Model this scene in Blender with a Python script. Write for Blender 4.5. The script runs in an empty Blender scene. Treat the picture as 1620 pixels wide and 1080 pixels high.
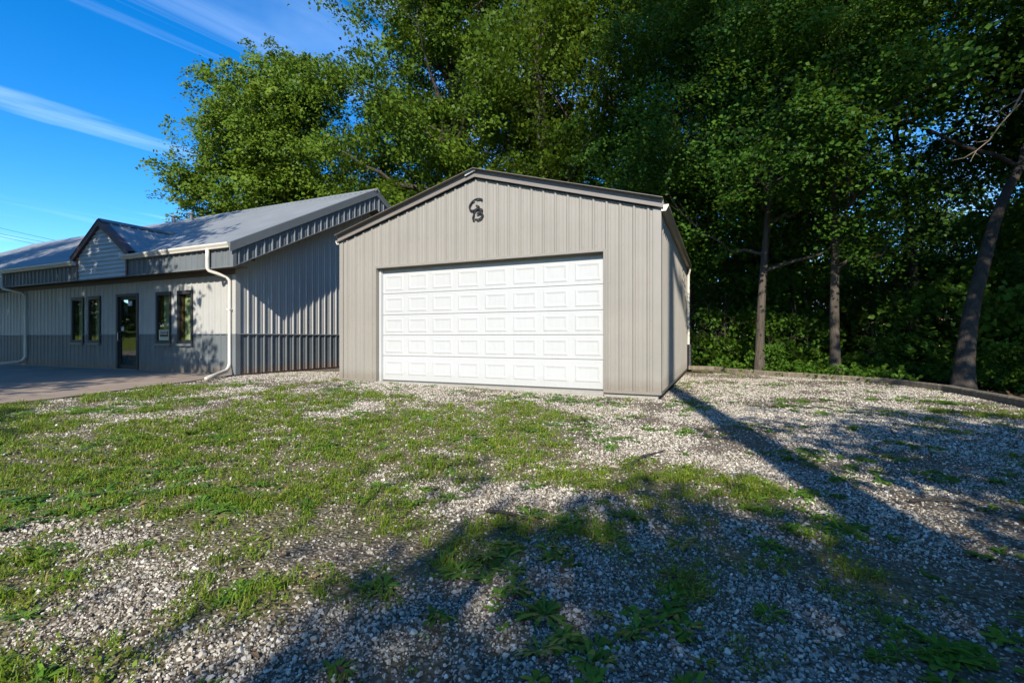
import bpy, bmesh, math, random
import numpy as np
from mathutils import Vector
random.seed(7)
R = math.radians
D = bpy.data
SC = bpy.context.scene
COL = SC.collection

# ------------------------------------------------------------------ camera, sky, sun, exposure
YAW = 0.416
CAM = np.array([7.639, -7.940, 0.93])
FPX = 740.4
cd = D.cameras.new('camera'); cam = D.objects.new('camera', cd); COL.objects.link(cam)
cd.sensor_width = 36.0; cd.lens = FPX / 1620 * 36; cd.shift_y = -5.64 / 1620
cd.clip_start = 0.05; cd.clip_end = 3000
cam.location = CAM; cam.rotation_euler = (R(90), 0, YAW)
SC.camera = cam

SUN_EL = R(33.0)
SX, SY = 0.2463, -0.9692                      # horizontal direction towards the sun
w = D.worlds.new('World'); SC.world = w; w.use_nodes = True
nt = w.node_tree; nt.nodes.clear()
def N(tree, t, **kw):
    n = tree.nodes.new(t)
    for k, v in kw.items(): setattr(n, k, v)
    return n
def mth(tree, op, a, b=None, c=None):
    n = N(tree, 'ShaderNodeMath', operation=op)
    for i, v in enumerate((a, b, c)):
        if v is None: continue
        if hasattr(v, 'links'): tree.links.new(v, n.inputs[i])
        else: n.inputs[i].default_value = v
    return n.outputs[0]
def ramp(tree, fac, stops, interp='LINEAR'):
    n = N(tree, 'ShaderNodeValToRGB'); cr = n.color_ramp; cr.interpolation = interp
    while len(cr.elements) < len(stops): cr.elements.new(0.5)
    for e, (p, c) in zip(cr.elements, stops):
        e.position = p; e.color = (*c, 1) if len(c) == 3 else c
    tree.links.new(fac, n.inputs[0])
    return n.outputs[0]
def mixc(tree, f, a, b, blend='MIX'):
    n = N(tree, 'ShaderNodeMix', data_type='RGBA', blend_type=blend)
    for i, v in ((0, f), (6, a), (7, b)):
        if hasattr(v, 'links'): tree.links.new(v, n.inputs[i])
        else: n.inputs[i].default_value = v if i == 0 else (*v, 1)
    return n.outputs[2]
sky = N(nt, 'ShaderNodeTexSky', sky_type='NISHITA')
sky.sun_disc = False; sky.sun_elevation = SUN_EL; sky.sun_rotation = math.atan2(SX, SY)
sky.air_density = 0.85; sky.dust_density = 0.1; sky.ozone_density = 3.5; sky.altitude = 400
hs = N(nt, 'ShaderNodeHueSaturation'); hs.inputs['Saturation'].default_value = 1.36; hs.inputs['Hue'].default_value = 0.503
nt.links.new(sky.outputs[0], hs.inputs['Color'])
tc = N(nt, 'ShaderNodeTexCoord'); sp = N(nt, 'ShaderNodeSeparateXYZ'); nt.links.new(tc.outputs['Generated'], sp.inputs[0])
den = mth(nt, 'ADD', mth(nt, 'MAXIMUM', sp.outputs[2], 0.0), 0.16)
cx = mth(nt, 'DIVIDE', sp.outputs[0], den); cy = mth(nt, 'DIVIDE', sp.outputs[1], den)
cb = N(nt, 'ShaderNodeCombineXYZ'); nt.links.new(cx, cb.inputs[0]); nt.links.new(cy, cb.inputs[1])
mp0 = N(nt, 'ShaderNodeMapping'); nt.links.new(cb.outputs[0], mp0.inputs[0]); mp0.inputs['Rotation'].default_value = (0, 0, R(-75))
mp = N(nt, 'ShaderNodeMapping'); nt.links.new(mp0.outputs[0], mp.inputs[0])
mp.inputs['Scale'].default_value = (0.40, 2.6, 1); mp.inputs['Location'].default_value = (4.3, 0.7, 0)
no = N(nt, 'ShaderNodeTexNoise'); nt.links.new(mp.outputs[0], no.inputs['Vector'])
no.inputs['Scale'].default_value = 1.0; no.inputs['Detail'].default_value = 7; no.inputs['Roughness'].default_value = 0.56; no.inputs['Distortion'].default_value = 0.9
cl = ramp(nt, no.outputs[0], [(0.49, (0, 0, 0)), (0.82, (1, 1, 1))])
clf = mth(nt, 'MULTIPLY', cl, 0.36)
skc = mixc(nt, clf, hs.outputs[0], (5.4, 6.7, 8.0))
bg = N(nt, 'ShaderNodeBackground'); bg.inputs['Strength'].default_value = 0.147
nt.links.new(skc, bg.inputs['Color'])
ow = N(nt, 'ShaderNodeOutputWorld'); nt.links.new(bg.outputs[0], ow.inputs[0])

sl = D.lights.new('sun', 'SUN'); sl.energy = 3.75; sl.angle = R(0.55); sl.color = (1.0, 0.935, 0.81)
so = D.objects.new('sun', sl); COL.objects.link(so)
sv = Vector((SX * math.cos(SUN_EL), SY * math.cos(SUN_EL), math.sin(SUN_EL)))
so.rotation_euler = sv.to_track_quat('Z', 'Y').to_euler(); so.location = (20, -40, 40)
vs = SC.view_settings
vs.view_transform = 'Standard'; vs.look = 'None'; vs.exposure = 0.95; vs.gamma = 1.0; vs.use_curve_mapping = False
SC.cycles.use_denoising = True
SC.cycles.max_bounces = 8; SC.cycles.transparent_max_bounces = 12

# ------------------------------------------------------------------ helpers: maths
CF = np.array([-math.sin(YAW), math.cos(YAW), 0]); CR = np.array([math.cos(YAW), math.sin(YAW), 0]); CU = np.array([0, 0, 1.0])
def at_depth(u, v, k):                       # a point the photograph shows at (u, v), k metres deep
    return CAM + k * (CF + CR * (u - 810) / FPX + CU * (534.36 - v) / FPX)
def on_ground(u, v, z=0.0):
    d = CF + CR * (u - 810) / FPX + CU * (534.36 - v) / FPX
    return CAM + d * (z - CAM[2]) / d[2]
def on_front(u, v, y):
    d = CF + CR * (u - 810) / FPX + CU * (534.36 - v) / FPX
    return CAM + d * (y - CAM[1]) / d[1]
def sstep(a, b, x):
    t = np.clip((np.asarray(x, float) - a) / (b - a), 0, 1); return t * t * (3 - 2 * t)
_T = np.random.RandomState(11).rand(256, 256)
def vnoise(x, y):
    x = np.asarray(x, float); y = np.asarray(y, float)
    xi = np.floor(x).astype(int); yi = np.floor(y).astype(int); fx = x - xi; fy = y - yi
    fx = fx * fx * (3 - 2 * fx); fy = fy * fy * (3 - 2 * fy)
    a = _T[xi % 256, yi % 256]; b = _T[(xi + 1) % 256, yi % 256]; c = _T[xi % 256, (yi + 1) % 256]; d = _T[(xi + 1) % 256, (yi + 1) % 256]
    return (a * (1 - fx) + b * fx) * (1 - fy) + (c * (1 - fx) + d * fx) * fy
def fbm(x, y, o=4):
    s = 0; a = 0.5; t = 0
    for i in range(o):
        s = s + a * vnoise(x * 2 ** i + 17.3 * i, y * 2 ** i + 9.1 * i); t += a; a *= 0.5
    return s / t

# ------------------------------------------------------------------ helpers: objects
ORG = {}
def setp(o, label=None, cat=None, group=None, kind=None):
    if label: o['label'] = label
    if cat: o['category'] = cat
    if group: o['group'] = group
    if kind: o['kind'] = kind
    return o
def thing(name, loc, label, cat, group=None):
    o = D.objects.new(name, None); COL.objects.link(o); o.location = loc; o.empty_display_size = 0.2
    ORG[o.name] = np.array(loc, float)
    return setp(o, label, cat, group)
def mesh_obj(name, V, F, mat, parent=None, smooth=False, base=None):
    V = np.asarray(V, float).reshape(-1, 3)
    org = ORG[parent.name] if parent is not None else (np.array(base, float) if base is not None else np.zeros(3))
    me = D.meshes.new(name)
    me.from_pydata((V - org).tolist(), [], F)
    if mat is not None: me.materials.append(mat)
    if smooth: me.polygons.foreach_set('use_smooth', [True] * len(me.polygons))
    o = D.objects.new(name, me); COL.objects.link(o)
    if parent is not None: o.parent = parent
    elif base is not None: o.location = base
    ORG[o.name] = org
    return o
class MB:
    def __init__(s): s.V = []; s.F = []
    def add(s, V, F):
        n = len(s.V); s.V += [tuple(map(float, v)) for v in V]; s.F += [[i + n for i in f] for f in F]; return s
    def box(s, x0, x1, y0, y1, z0, z1, bev=0.0):
        if bev <= 0:
            V = [(x, y, z) for z in (z0, z1) for y in (y0, y1) for x in (x0, x1)]
            return s.add(V, [[0, 2, 3, 1], [4, 5, 7, 6], [0, 1, 5, 4], [2, 6, 7, 3], [0, 4, 6, 2], [1, 3, 7, 5]])
        bm = bmesh.new(); bmesh.ops.create_cube(bm, size=1)
        for v in bm.verts:
            v.co = ((x0 + x1) / 2 + v.co.x * (x1 - x0), (y0 + y1) / 2 + v.co.y * (y1 - y0), (z0 + z1) / 2 + v.co.z * (z1 - z0))
        bmesh.ops.bevel(bm, geom=bm.edges[:], offset=bev, segments=2, affect='EDGES', profile=0.5)
        bm.verts.index_update()
        V = [v.co[:] for v in bm.verts]; F = [[v.index for v in f.verts] for f in bm.faces]; bm.free()
        return s.add(V, F)
    def hexa(s, P):                          # eight corners, bottom ring then top ring
        return s.add(P, [[3, 2, 1, 0], [4, 5, 6, 7], [0, 1, 5, 4], [1, 2, 6, 5], [2, 3, 7, 6], [3, 0, 4, 7]])
    def prism(s, prof, A, B, ux, uz, closed=True):   # 2-D profile (a, b) swept from A to B, axes ux, uz
        A = np.array(A, float); B = np.array(B, float); ux = np.array(ux, float); uz = np.array(uz, float)
        n = len(prof); V = [A + ux * a + uz * b for a, b in prof] + [B + ux * a + uz * b for a, b in prof]
        F = [[i, (i + 1) % n, n + (i + 1) % n, n + i] for i in range(n if closed else n - 1)]
        if closed: F += [list(range(n))[::-1], list(range(n, 2 * n))]
        return s.add(V, F)
    def tube(s, P, rad, sides=8, cap=True, squash=1.0):
        P = np.array(P, float); n = len(P); rad = np.broadcast_to(np.asarray(rad, float), (n,))
        T = np.gradient(P, axis=0); T /= np.linalg.norm(T, axis=1)[:, None] + 1e-9
        a = np.array([0, 0, 1.0]) if abs(T[0][2]) < 0.9 else np.array([1.0, 0, 0])
        u = np.cross(T[0], a); u /= np.linalg.norm(u); V = []
        an = np.arange(sides) * 2 * np.pi / sides
        for i in range(n):
            u = u - T[i] * (u @ T[i]); u /= np.linalg.norm(u) + 1e-9; b = np.cross(T[i], u)
            V += list(P[i] + rad[i] * (np.cos(an)[:, None] * u + squash * np.sin(an)[:, None] * b))
        F = [[i * sides + j, i * sides + (j + 1) % sides, (i + 1) * sides + (j + 1) % sides, (i + 1) * sides + j] for i in range(n - 1) for j in range(sides)]
        if cap: F += [list(range(sides))[::-1], [(n - 1) * sides + j for j in range(sides)]]
        return s.add(V, F)
    def obj(s, name, mat, parent=None, smooth=False, base=None): return mesh_obj(name, s.V, s.F, mat, parent, smooth, base)

# ------------------------------------------------------------------ materials
def mat(name):
    m = D.materials.new(name); m.use_nodes = True; t = m.node_tree
    return m, t, t.nodes['Principled BSDF']
def link(t, a, b): t.links.new(a, b)
def noise(t, scale, detail=4, rough=0.55, vec=None, dist=0.0, coord='Object', scl=None):
    n = N(t, 'ShaderNodeTexNoise'); n.inputs['Scale'].default_value = scale; n.inputs['Detail'].default_value = detail
    n.inputs['Roughness'].default_value = rough; n.inputs['Distortion'].default_value = dist
    if vec is None:
        c = N(t, 'ShaderNodeTexCoord'); vec = c.outputs[coord]
        if coord == 'World':
            pass
    if scl:
        m = N(t, 'ShaderNodeMapping'); m.inputs['Scale'].default_value = scl; link(t, vec, m.inputs[0]); vec = m.outputs[0]
    link(t, vec, n.inputs['Vector'])
    return n.outputs[0]
def worldpos(t): return N(t, 'ShaderNodeNewGeometry').outputs['Position']
def bump(t, h, strength, dist, bsdf):
    b = N(t, 'ShaderNodeBump'); b.inputs['Strength'].default_value = strength; b.inputs['Distance'].default_value = dist
    link(t, h, b.inputs['Height']); link(t, b.outputs[0], bsdf.inputs['Normal'])
def painted(name, c, rough=0.42, var=0.10, dirt=0.0, dirtc=(0.16, 0.12, 0.08), spec=0.4, metallic=0.0):
    m, t, b = mat(name); wp = worldpos(t)
    n1 = noise(t, 1.1, 4, 0.6, vec=wp); n2 = noise(t, 26.0, 3, 0.6, vec=wp, scl=(1, 1, 0.12))
    lo = tuple(x * (1 - var) for x in c); hi = tuple(min(1, x * (1 + var)) for x in c)
    cc = ramp(t, n1, [(0.3, lo), (0.7, hi)])
    cc = mixc(t, mth(t, 'MULTIPLY', ramp(t, n2, [(0.45, (0, 0, 0)), (0.75, (1, 1, 1))]), 0.18), cc, tuple(x * 0.72 for x in c))
    if dirt > 0:
        s = N(t, 'ShaderNodeSeparateXYZ'); link(t, wp, s.inputs[0])
        h = mth(t, 'ADD', s.outputs[2], mth(t, 'MULTIPLY', noise(t, 9.0, 4, 0.6, vec=wp), -0.22))
        f = ramp(t, h, [(0.0, (1, 1, 1)), (0.16, (0, 0, 0))])
        cc = mixc(t, mth(t, 'MULTIPLY', f, dirt), cc, dirtc)
    link(t, cc, b.inputs['Base Color'])
    link(t, ramp(t, n2, [(0.2, (rough * 0.85,) * 3), (0.8, (min(1, rough * 1.2),) * 3)]), b.inputs['Roughness'])
    b.inputs['Specular IOR Level'].default_value = spec; b.inputs['Metallic'].default_value = metallic
    bump(t, noise(t, 1.9, 2, 0.5, vec=wp), 0.16, 0.02, b)
    return m
M = {}
M['taupe'] = painted('taupe_steel', (0.278, 0.258, 0.228), 0.45, 0.06, 0.4)
M['taupe_trim'] = painted('taupe_trim', (0.262, 0.24, 0.21), 0.45, 0.06, 0.3)
M['brown_trim'] = painted('bronze_trim', (0.20, 0.178, 0.16), 0.40, 0.08)
M['white'] = painted('white_door_paint', (0.475, 0.482, 0.482), 0.40, 0.02, 0.15)
M['cream'] = painted('cream_gutter', (0.68, 0.64, 0.56), 0.35, 0.05, 0.3, (0.25, 0.2, 0.14))
M['tan_gutter'] = painted('tan_gutter', (0.34, 0.285, 0.205), 0.35, 0.05)
M['lightgrey'] = painted('light_grey_steel', (0.40, 0.395, 0.375), 0.42, 0.06)
M['slate'] = painted('slate_grey_steel', (0.135, 0.150, 0.160), 0.40, 0.10, 0.45, (0.20, 0.12, 0.06))
M['slate_trim'] = painted('slate_trim', (0.155, 0.17, 0.18), 0.38, 0.08)
M['roof'] = painted('galvanised_roof', (0.27, 0.285, 0.295), 0.30, 0.10, spec=0.5, metallic=0.15)
M['plum'] = painted('plum_brown_trim', (0.105, 0.052, 0.048), 0.45, 0.12)
M['lap'] = painted('pale_lap_siding', (0.46, 0.51, 0.535), 0.5, 0.05)
M['soffit'] = painted('brown_soffit', (0.115, 0.088, 0.065), 0.6, 0.1)
M['frame'] = painted('dark_window_frame', (0.035, 0.032, 0.034), 0.45, 0.15)
M['black'] = painted('black_paint', (0.018, 0.018, 0.019), 0.45, 0.1)
M['rubber'] = painted('rubber_seal', (0.05, 0.055, 0.055), 0.8, 0.1)
M['paper'] = painted('paper', (0.70, 0.70, 0.68), 0.8, 0.03)
M['steel'] = painted('handle_steel', (0.35, 0.35, 0.34), 0.3, 0.05, metallic=0.8)
M['blind'] = painted('blind_slat', (0.72, 0.76, 0.50), 0.6, 0.05)
M['dark_room'] = painted('dark_interior', (0.065, 0.038, 0.024), 0.8, 0.2)
M['brown_wood'] = painted('brown_wood', (0.10, 0.055, 0.03), 0.5, 0.2)
M['screw'] = painted('screw_head', (0.16, 0.14, 0.12), 0.4, 0.1)
M['cable'] = painted('cable', (0.03, 0.03, 0.032), 0.6, 0.05)

def concrete(name, c, warm=0.1):
    m, t, b = mat(name); wp = worldpos(t)
    n1 = noise(t, 0.8, 5, 0.62, vec=wp); n2 = noise(t, 60, 4, 0.7, vec=wp); n3 = noise(t, 5, 5, 0.65, vec=wp)
    cc = ramp(t, n1, [(0.3, tuple(x * 0.75 for x in c)), (0.72, tuple(x * 1.12 for x in c))])
    cc = mixc(t, mth(t, 'MULTIPLY', ramp(t, n3, [(0.5, (0, 0, 0)), (0.7, (1, 1, 1))]), 0.35), cc, tuple(x * 0.55 for x in c))
    cc = mixc(t, 0.35, cc, ramp(t, n2, [(0.3, (0.2, 0.2, 0.2)), (0.7, (0.8, 0.8, 0.8))]), 'OVERLAY')
    link(t, cc, b.inputs['Base Color']); b.inputs['Roughness'].default_value = 0.9; b.inputs['Specular IOR Level'].default_value = 0.25
    bump(t, n2, 0.35, 0.004, b)
    return m
M['concrete'] = concrete('foundation_concrete', (0.36, 0.34, 0.30))
M['patio'] = concrete('patio_concrete', (0.31, 0.24, 0.185))

def glassmat():
    m, t, b = mat('window_glass'); t.nodes.remove(b); out = t.nodes['Material Output']
    tr = N(t, 'ShaderNodeBsdfTransparent'); tr.inputs[0].default_value = (0.84, 0.87, 0.82, 1)
    gl = N(t, 'ShaderNodeBsdfGlossy'); gl.inputs['Roughness'].default_value = 0.02; gl.inputs[0].default_value = (0.95, 1, 0.92, 1)
    fr = N(t, 'ShaderNodeFresnel'); fr.inputs['IOR'].default_value = 2.0
    bp = N(t, 'ShaderNodeBump'); bp.inputs['Strength'].default_value = 0.05; bp.inputs['Distance'].default_value = 0.02
    link(t, noise(t, 2.0, 1, 0.5, vec=worldpos(t)), bp.inputs['Height']); link(t, bp.outputs[0], gl.inputs['Normal'])
    mx = N(t, 'ShaderNodeMixShader'); ge = N(t, 'ShaderNodeNewGeometry'); link(t, mth(t, 'MULTIPLY', fr.outputs[0], mth(t, 'SUBTRACT', 1.0, ge.outputs['Backfacing'])), mx.inputs[0]); link(t, tr.outputs[0], mx.inputs[1]); link(t, gl.outputs[0], mx.inputs[2])
    link(t, mx.outputs[0], out.inputs[0]); return m
M['glass'] = glassmat()

def leafmat(name, stops, trans=0.32, rough=0.5):
    m, t, b = mat(name); out = t.nodes['Material Output']
    a = N(t, 'ShaderNodeAttribute', attribute_name='v')
    oi = N(t, 'ShaderNodeObjectInfo')
    f = mth(t, 'ADD', mth(t, 'MULTIPLY', a.outputs['Fac'], 0.8), mth(t, 'MULTIPLY', oi.outputs['Random'], 0.2))
    cc = ramp(t, f, stops)
    link(t, cc, b.inputs['Base Color']); b.inputs['Roughness'].default_value = rough; b.inputs['Specular IOR Level'].default_value = 0.16
    tl = N(t, 'ShaderNodeBsdfTranslucent'); link(t, mixc(t, 0.55, cc, (0.16, 0.22, 0.015)), tl.inputs[0])
    mx = N(t, 'ShaderNodeMixShader'); mx.inputs[0].default_value = trans
    link(t, b.outputs[0], mx.inputs[1]); link(t, tl.outputs[0], mx.inputs[2]); link(t, mx.outputs[0], out.inputs[0])
    return m
M['leaf_sun'] = leafmat('leaf_olive', [(0.0, (0.048, 0.098, 0.010)), (0.5, (0.100, 0.168, 0.014)), (1.0, (0.180, 0.240, 0.022))], 0.28)
M['leaf_mid'] = leafmat('leaf_green', [(0.0, (0.045, 0.090, 0.009)), (0.5, (0.090, 0.150, 0.013)), (1.0, (0.165, 0.215, 0.020))], 0.36)
M['leaf_maple'] = leafmat('leaf_maple', [(0.0, (0.032, 0.085, 0.012)), (0.5, (0.060, 0.140, 0.014)), (1.0, (0.125, 0.220, 0.020))], 0.40)
M['leaf_bright'] = leafmat('leaf_bright', [(0.0, (0.035, 0.085, 0.010)), (0.5, (0.07, 0.16, 0.018)), (1.0, (0.14, 0.24, 0.03))], 0.4)
M['grass'] = leafmat('grass_blade', [(0.0, (0.080, 0.150, 0.012)), (0.45, (0.145, 0.245, 0.018)), (0.72, (0.225, 0.290, 0.028)), (0.86, (0.30, 0.255, 0.07)), (1.0, (0.34, 0.27, 0.13))], 0.3)
M['weed'] = leafmat('weed_leaf', [(0.0, (0.060, 0.135, 0.018)), (0.6, (0.110, 0.225, 0.025)), (1.0, (0.170, 0.290, 0.035))], 0.28, 0.42)

def barkmat(name, a, b2):
    m, t, b = mat(name); wp = worldpos(t)
    n1 = noise(t, 9, 6, 0.7, vec=wp, scl=(1, 1, 0.16), dist=0.6); n2 = noise(t, 1.2, 3, 0.6, vec=wp)
    cc = ramp(t, n1, [(0.3, a), (0.68, b2)])
    cc = mixc(t, mth(t, 'MULTIPLY', n2, 0.4), cc, tuple(x * 0.5 for x in b2))
    link(t, cc, b.inputs['Base Color']); b.inputs['Roughness'].default_value = 0.9
    bump(t, n1, 1.0, 0.06, b); return m
M['bark'] = barkmat('bark_grey_brown', (0.035, 0.027, 0.020), (0.135, 0.108, 0.082))
M['bark_dark'] = barkmat('bark_dark', (0.022, 0.018, 0.015), (0.085, 0.066, 0.052))
M['dead_wood'] = barkmat('dead_wood', (0.16, 0.125, 0.095), (0.34, 0.28, 0.22))
M['timber'] = barkmat('weathered_timber', (0.13, 0.105, 0.07), (0.30, 0.255, 0.185))

def stonemat():
    m, t, b = mat('gravel_stone'); oi = N(t, 'ShaderNodeObjectInfo')
    cc = ramp(t, oi.outputs['Random'], [(0.0, (0.075, 0.058, 0.042)), (0.25, (0.21, 0.178, 0.140)), (0.5, (0.37, 0.333, 0.277)), (0.82, (0.52, 0.482, 0.418)), (1.0, (0.65, 0.62, 0.56))])
    n1 = noise(t, 45, 4, 0.7, vec=worldpos(t))
    cc = mixc(t, 0.5, cc, ramp(t, n1, [(0.25, (0.22, 0.2, 0.18)), (0.75, (0.78, 0.78, 0.77))]), 'OVERLAY')
    link(t, cc, b.inputs['Base Color']); b.inputs['Roughness'].default_value = 0.85; b.inputs['Specular IOR Level'].default_value = 0.25
    bump(t, noise(t, 160, 3, 0.6, vec=worldpos(t)), 0.3, 0.003, b); return m
M['stone'] = stonemat()
def littermat():
    m, t, b = mat('leaf_litter'); oi = N(t, 'ShaderNodeObjectInfo')
    cc = ramp(t, oi.outputs['Random'], [(0.0, (0.035, 0.022, 0.014)), (0.5, (0.10, 0.055, 0.028)), (1.0, (0.21, 0.13, 0.07))])
    link(t, cc, b.inputs['Base Color']); b.inputs['Roughness'].default_value = 0.8; return m
M['litter'] = littermat()

def groundmat():
    m, t, b = mat('ground_surface'); wp = worldpos(t)
    g = N(t, 'ShaderNodeAttribute', attribute_name='zones'); sep = N(t, 'ShaderNodeSeparateColor'); link(t, g.outputs['Color'], sep.inputs[0])
    vor = N(t, 'ShaderNodeTexVoronoi'); vor.inputs['Scale'].default_value = 48; link(t, wp, vor.inputs['Vector'])
    vs2 = N(t, 'ShaderNodeSeparateColor'); link(t, vor.outputs['Color'], vs2.inputs[0])
    stone = ramp(t, vs2.outputs[0], [(0.0, (0.17, 0.15, 0.125)), (0.5, (0.34, 0.315, 0.28)), (1.0, (0.50, 0.48, 0.44))])
    gap = ramp(t, vor.outputs['Distance'], [(0.22, (0, 0, 0)), (0.5, (1, 1, 1))])
    n1 = noise(t, 1.6, 6, 0.65, vec=wp); n2 = noise(t, 14, 5, 0.7, vec=wp)
    soil = ramp(t, n2, [(0.3, (0.062, 0.045, 0.030)), (0.7, (0.185, 0.145, 0.098))])
    gr = mixc(t, gap, stone, soil)
    thin = ramp(t, n1, [(0.42, (0, 0, 0)), (0.62, (1, 1, 1))])
    gr = mixc(t, mth(t, 'MULTIPLY', thin, 0.45), gr, soil)
    moss = ramp(t, n2, [(0.3, (0.085, 0.085, 0.026)), (0.7, (0.185, 0.165, 0.070))])
    gr = mixc(t, mth(t, 'MULTIPLY', sep.outputs[0], ramp(t, n2, [(0.3, (0.35,) * 3), (0.6, (0.95,) * 3)])), gr, moss)
    floor = ramp(t, n2, [(0.3, (0.022, 0.016, 0.010)), (0.7, (0.085, 0.058, 0.034))])
    gr = mixc(t, sep.outputs[1], gr, floor)
    lawn = ramp(t, noise(t, 0.35, 6, 0.7, vec=wp), [(0.3, (0.13, 0.165, 0.018)), (0.7, (0.22, 0.235, 0.03))])
    gr = mixc(t, sep.outputs[2], gr, lawn)
    link(t, gr, b.inputs['Base Color']); b.inputs['Roughness'].default_value = 0.95; b.inputs['Specular IOR Level'].default_value = 0.15
    hh = mth(t, 'SUBTRACT', n2, mth(t, 'MULTIPLY', vor.outputs['Distance'], 0.9))
    bump(t, hh, 0.8, 0.02, b); return m
M['ground'] = groundmat()
def brickmat():
    m, t, b = mat('far_brick'); wp = worldpos(t)
    br = N(t, 'ShaderNodeTexBrick'); br.inputs['Scale'].default_value = 3.2
    mpn = N(t, 'ShaderNodeMapping'); mpn.inputs['Rotation'].default_value = (R(90), 0, 0); link(t, wp, mpn.inputs[0]); link(t, mpn.outputs[0], br.inputs['Vector'])
    br.inputs['Color1'].default_value = (0.30, 0.14, 0.09, 1); br.inputs['Color2'].default_value = (0.38, 0.21, 0.15, 1); br.inputs['Mortar'].default_value = (0.4, 0.36, 0.32, 1)
    link(t, br.outputs[0], b.inputs['Base Color']); b.inputs['Roughness'].default_value = 0.9; return m
M['brick'] = brickmat()

# ------------------------------------------------------------------ ground
TB = np.array([(6.72, 7.75), (7.35, 7.30), (8.05, 6.62), (9.16, 5.90), (9.95, 5.52), (11.0, 4.86), (11.57, 3.40), (11.70, 1.55), (11.78, -1.5), (11.9, -5.0), (12.0, -9.0)])
GW, GL = 6.763, 6.85
HX, HY, HW = -3.26, -0.13, -25.5               # house: east wall, front wall, west end
def timber_x(y): return np.interp(-np.asarray(y, float), -TB[:, 1], TB[:, 0])
PE = np.array([(-0.16, -3.30), (-0.85, -3.06), (-1.65, -2.58), (-3.1, -2.02), (-4.15, -1.60), (-4.9, -1.50), (-9, -1.3), (-16, -1.2)])
def patio_x(y): return np.interp(-np.asarray(y, float), -PE[:, 0], PE[:, 1])
def woods_mask(x, y):
    x = np.asarray(x, float); y = np.asarray(y, float)
    side = (x - timber_x(y)) * np.where(y < 7.6, 1, 0) + np.where(y >= 7.6, np.where(y > 9.2, 1.0, (y - 7.6)), 0)
    return sstep(-0.05, 0.35, side)
def grass_field(x, y):
    x = np.asarray(x, float); y = np.asarray(y, float)
    n = fbm(x * 0.9 + 5, y * 0.9, 4); n2 = fbm(x * 2.7 + 31, y * 2.7 + 7, 3)
    edge = x - (5.55 + 0.35 * (y + 6) * (y > -6))
    bias = 0.53 * (1 - sstep(-1.6, 2.2, edge)) * sstep(-0.5, -2.6, y + 0.5 * (x < 2)) + 0.05
    bias = bias + 0.24 * np.exp(-((x - 7.5) ** 2 + (y + 5.4) ** 2) / 2.2) + 0.30 * sstep(-4.4, -6.0, y) * sstep(9.4, 7.0, x)
    return np.clip((bias + (n - 0.5) * 1.5 + (n2 - 0.5) * 0.9 - 0.24) * 2.5, 0, 1) * (1 - woods_mask(x, y))
def gz(x, y):
    x = np.asarray(x, float); y = np.asarray(y, float)
    z = -0.062 * sstep(2.0, 6.4, x) * sstep(9, 5, y) - 0.012
    z = z + 0.030 * (fbm(x * 0.55, y * 0.55, 3) - 0.5) * sstep(0.2, -1.8, y)
    z = z + 3.2 * sstep(-30, -95, x) + woods_mask(x, y) * (-0.10 + 0.16 * (fbm(x * 0.4, y * 0.4, 3) - 0.4))
    return z - 0.05 * ((x < patio_x(y) - 0.02) & (y < -0.1) & (x > -30))
def axis(a, b, step, far, grow=1.35):
    c = list(np.arange(a, b + 1e-6, step)); s = step; p = c[-1]
    while p < far: s *= grow; p += s; c.append(p)
    s = step; p = c[0]
    while p > -far: s *= grow; p -= s; c.insert(0, p)
    return np.array(c)
gx = axis(-4.0, 14.0, 0.11, 900); gy = axis(-9.0, 9.0, 0.11, 900)
XX, YY = np.meshgrid(gx, gy); ZZ = gz(XX, YY); nx, ny = len(gx), len(gy)
me = D.meshes.new('ground')
V = np.stack([XX.ravel(), YY.ravel(), ZZ.ravel()], 1)
ii = (np.arange(ny - 1)[:, None] * nx + np.arange(nx - 1)[None]).ravel()
Fq = np.stack([ii, ii + 1, ii + 1 + nx, ii + nx], 1)
def fast_mesh(me, V, Fi):
    k = Fi.shape[1]
    me.vertices.add(len(V)); me.vertices.foreach_set('co', V.astype(np.float32).ravel())
    me.loops.add(Fi.size); me.loops.foreach_set('vertex_index', Fi.astype(np.int32).ravel())
    me.polygons.add(len(Fi)); me.polygons.foreach_set('loop_start', np.arange(0, Fi.size, k, dtype=np.int32))
    me.update(calc_edges=True)
fast_mesh(me, V, Fq)
gf = grass_field(V[:, 0], V[:, 1]); wm = woods_mask(V[:, 0], V[:, 1]) 
lawn = np.clip(sstep(-14, -19, V[:, 0] + 0.5 * V[:, 1]) + sstep(-14, -20, V[:, 1]) + sstep(24, 27, V[:, 1]) * sstep(52, 44, V[:, 1]) , 0, 1)
wm = wm * (1 - lawn)
zc = np.stack([gf, wm, lawn, np.ones_like(gf)], 1).astype(np.float32)
at = me.color_attributes.new('zones', 'FLOAT_COLOR', 'POINT'); at.data.foreach_set('color', zc.ravel())
me.polygons.foreach_set('use_smooth', [True] * len(me.polygons)); me.materials.append(M['ground'])
go = D.objects.new('ground', me); COL.objects.link(go); setp(go, 'gravel yard with worn grass in front of the garage', None, None, 'structure')

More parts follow.
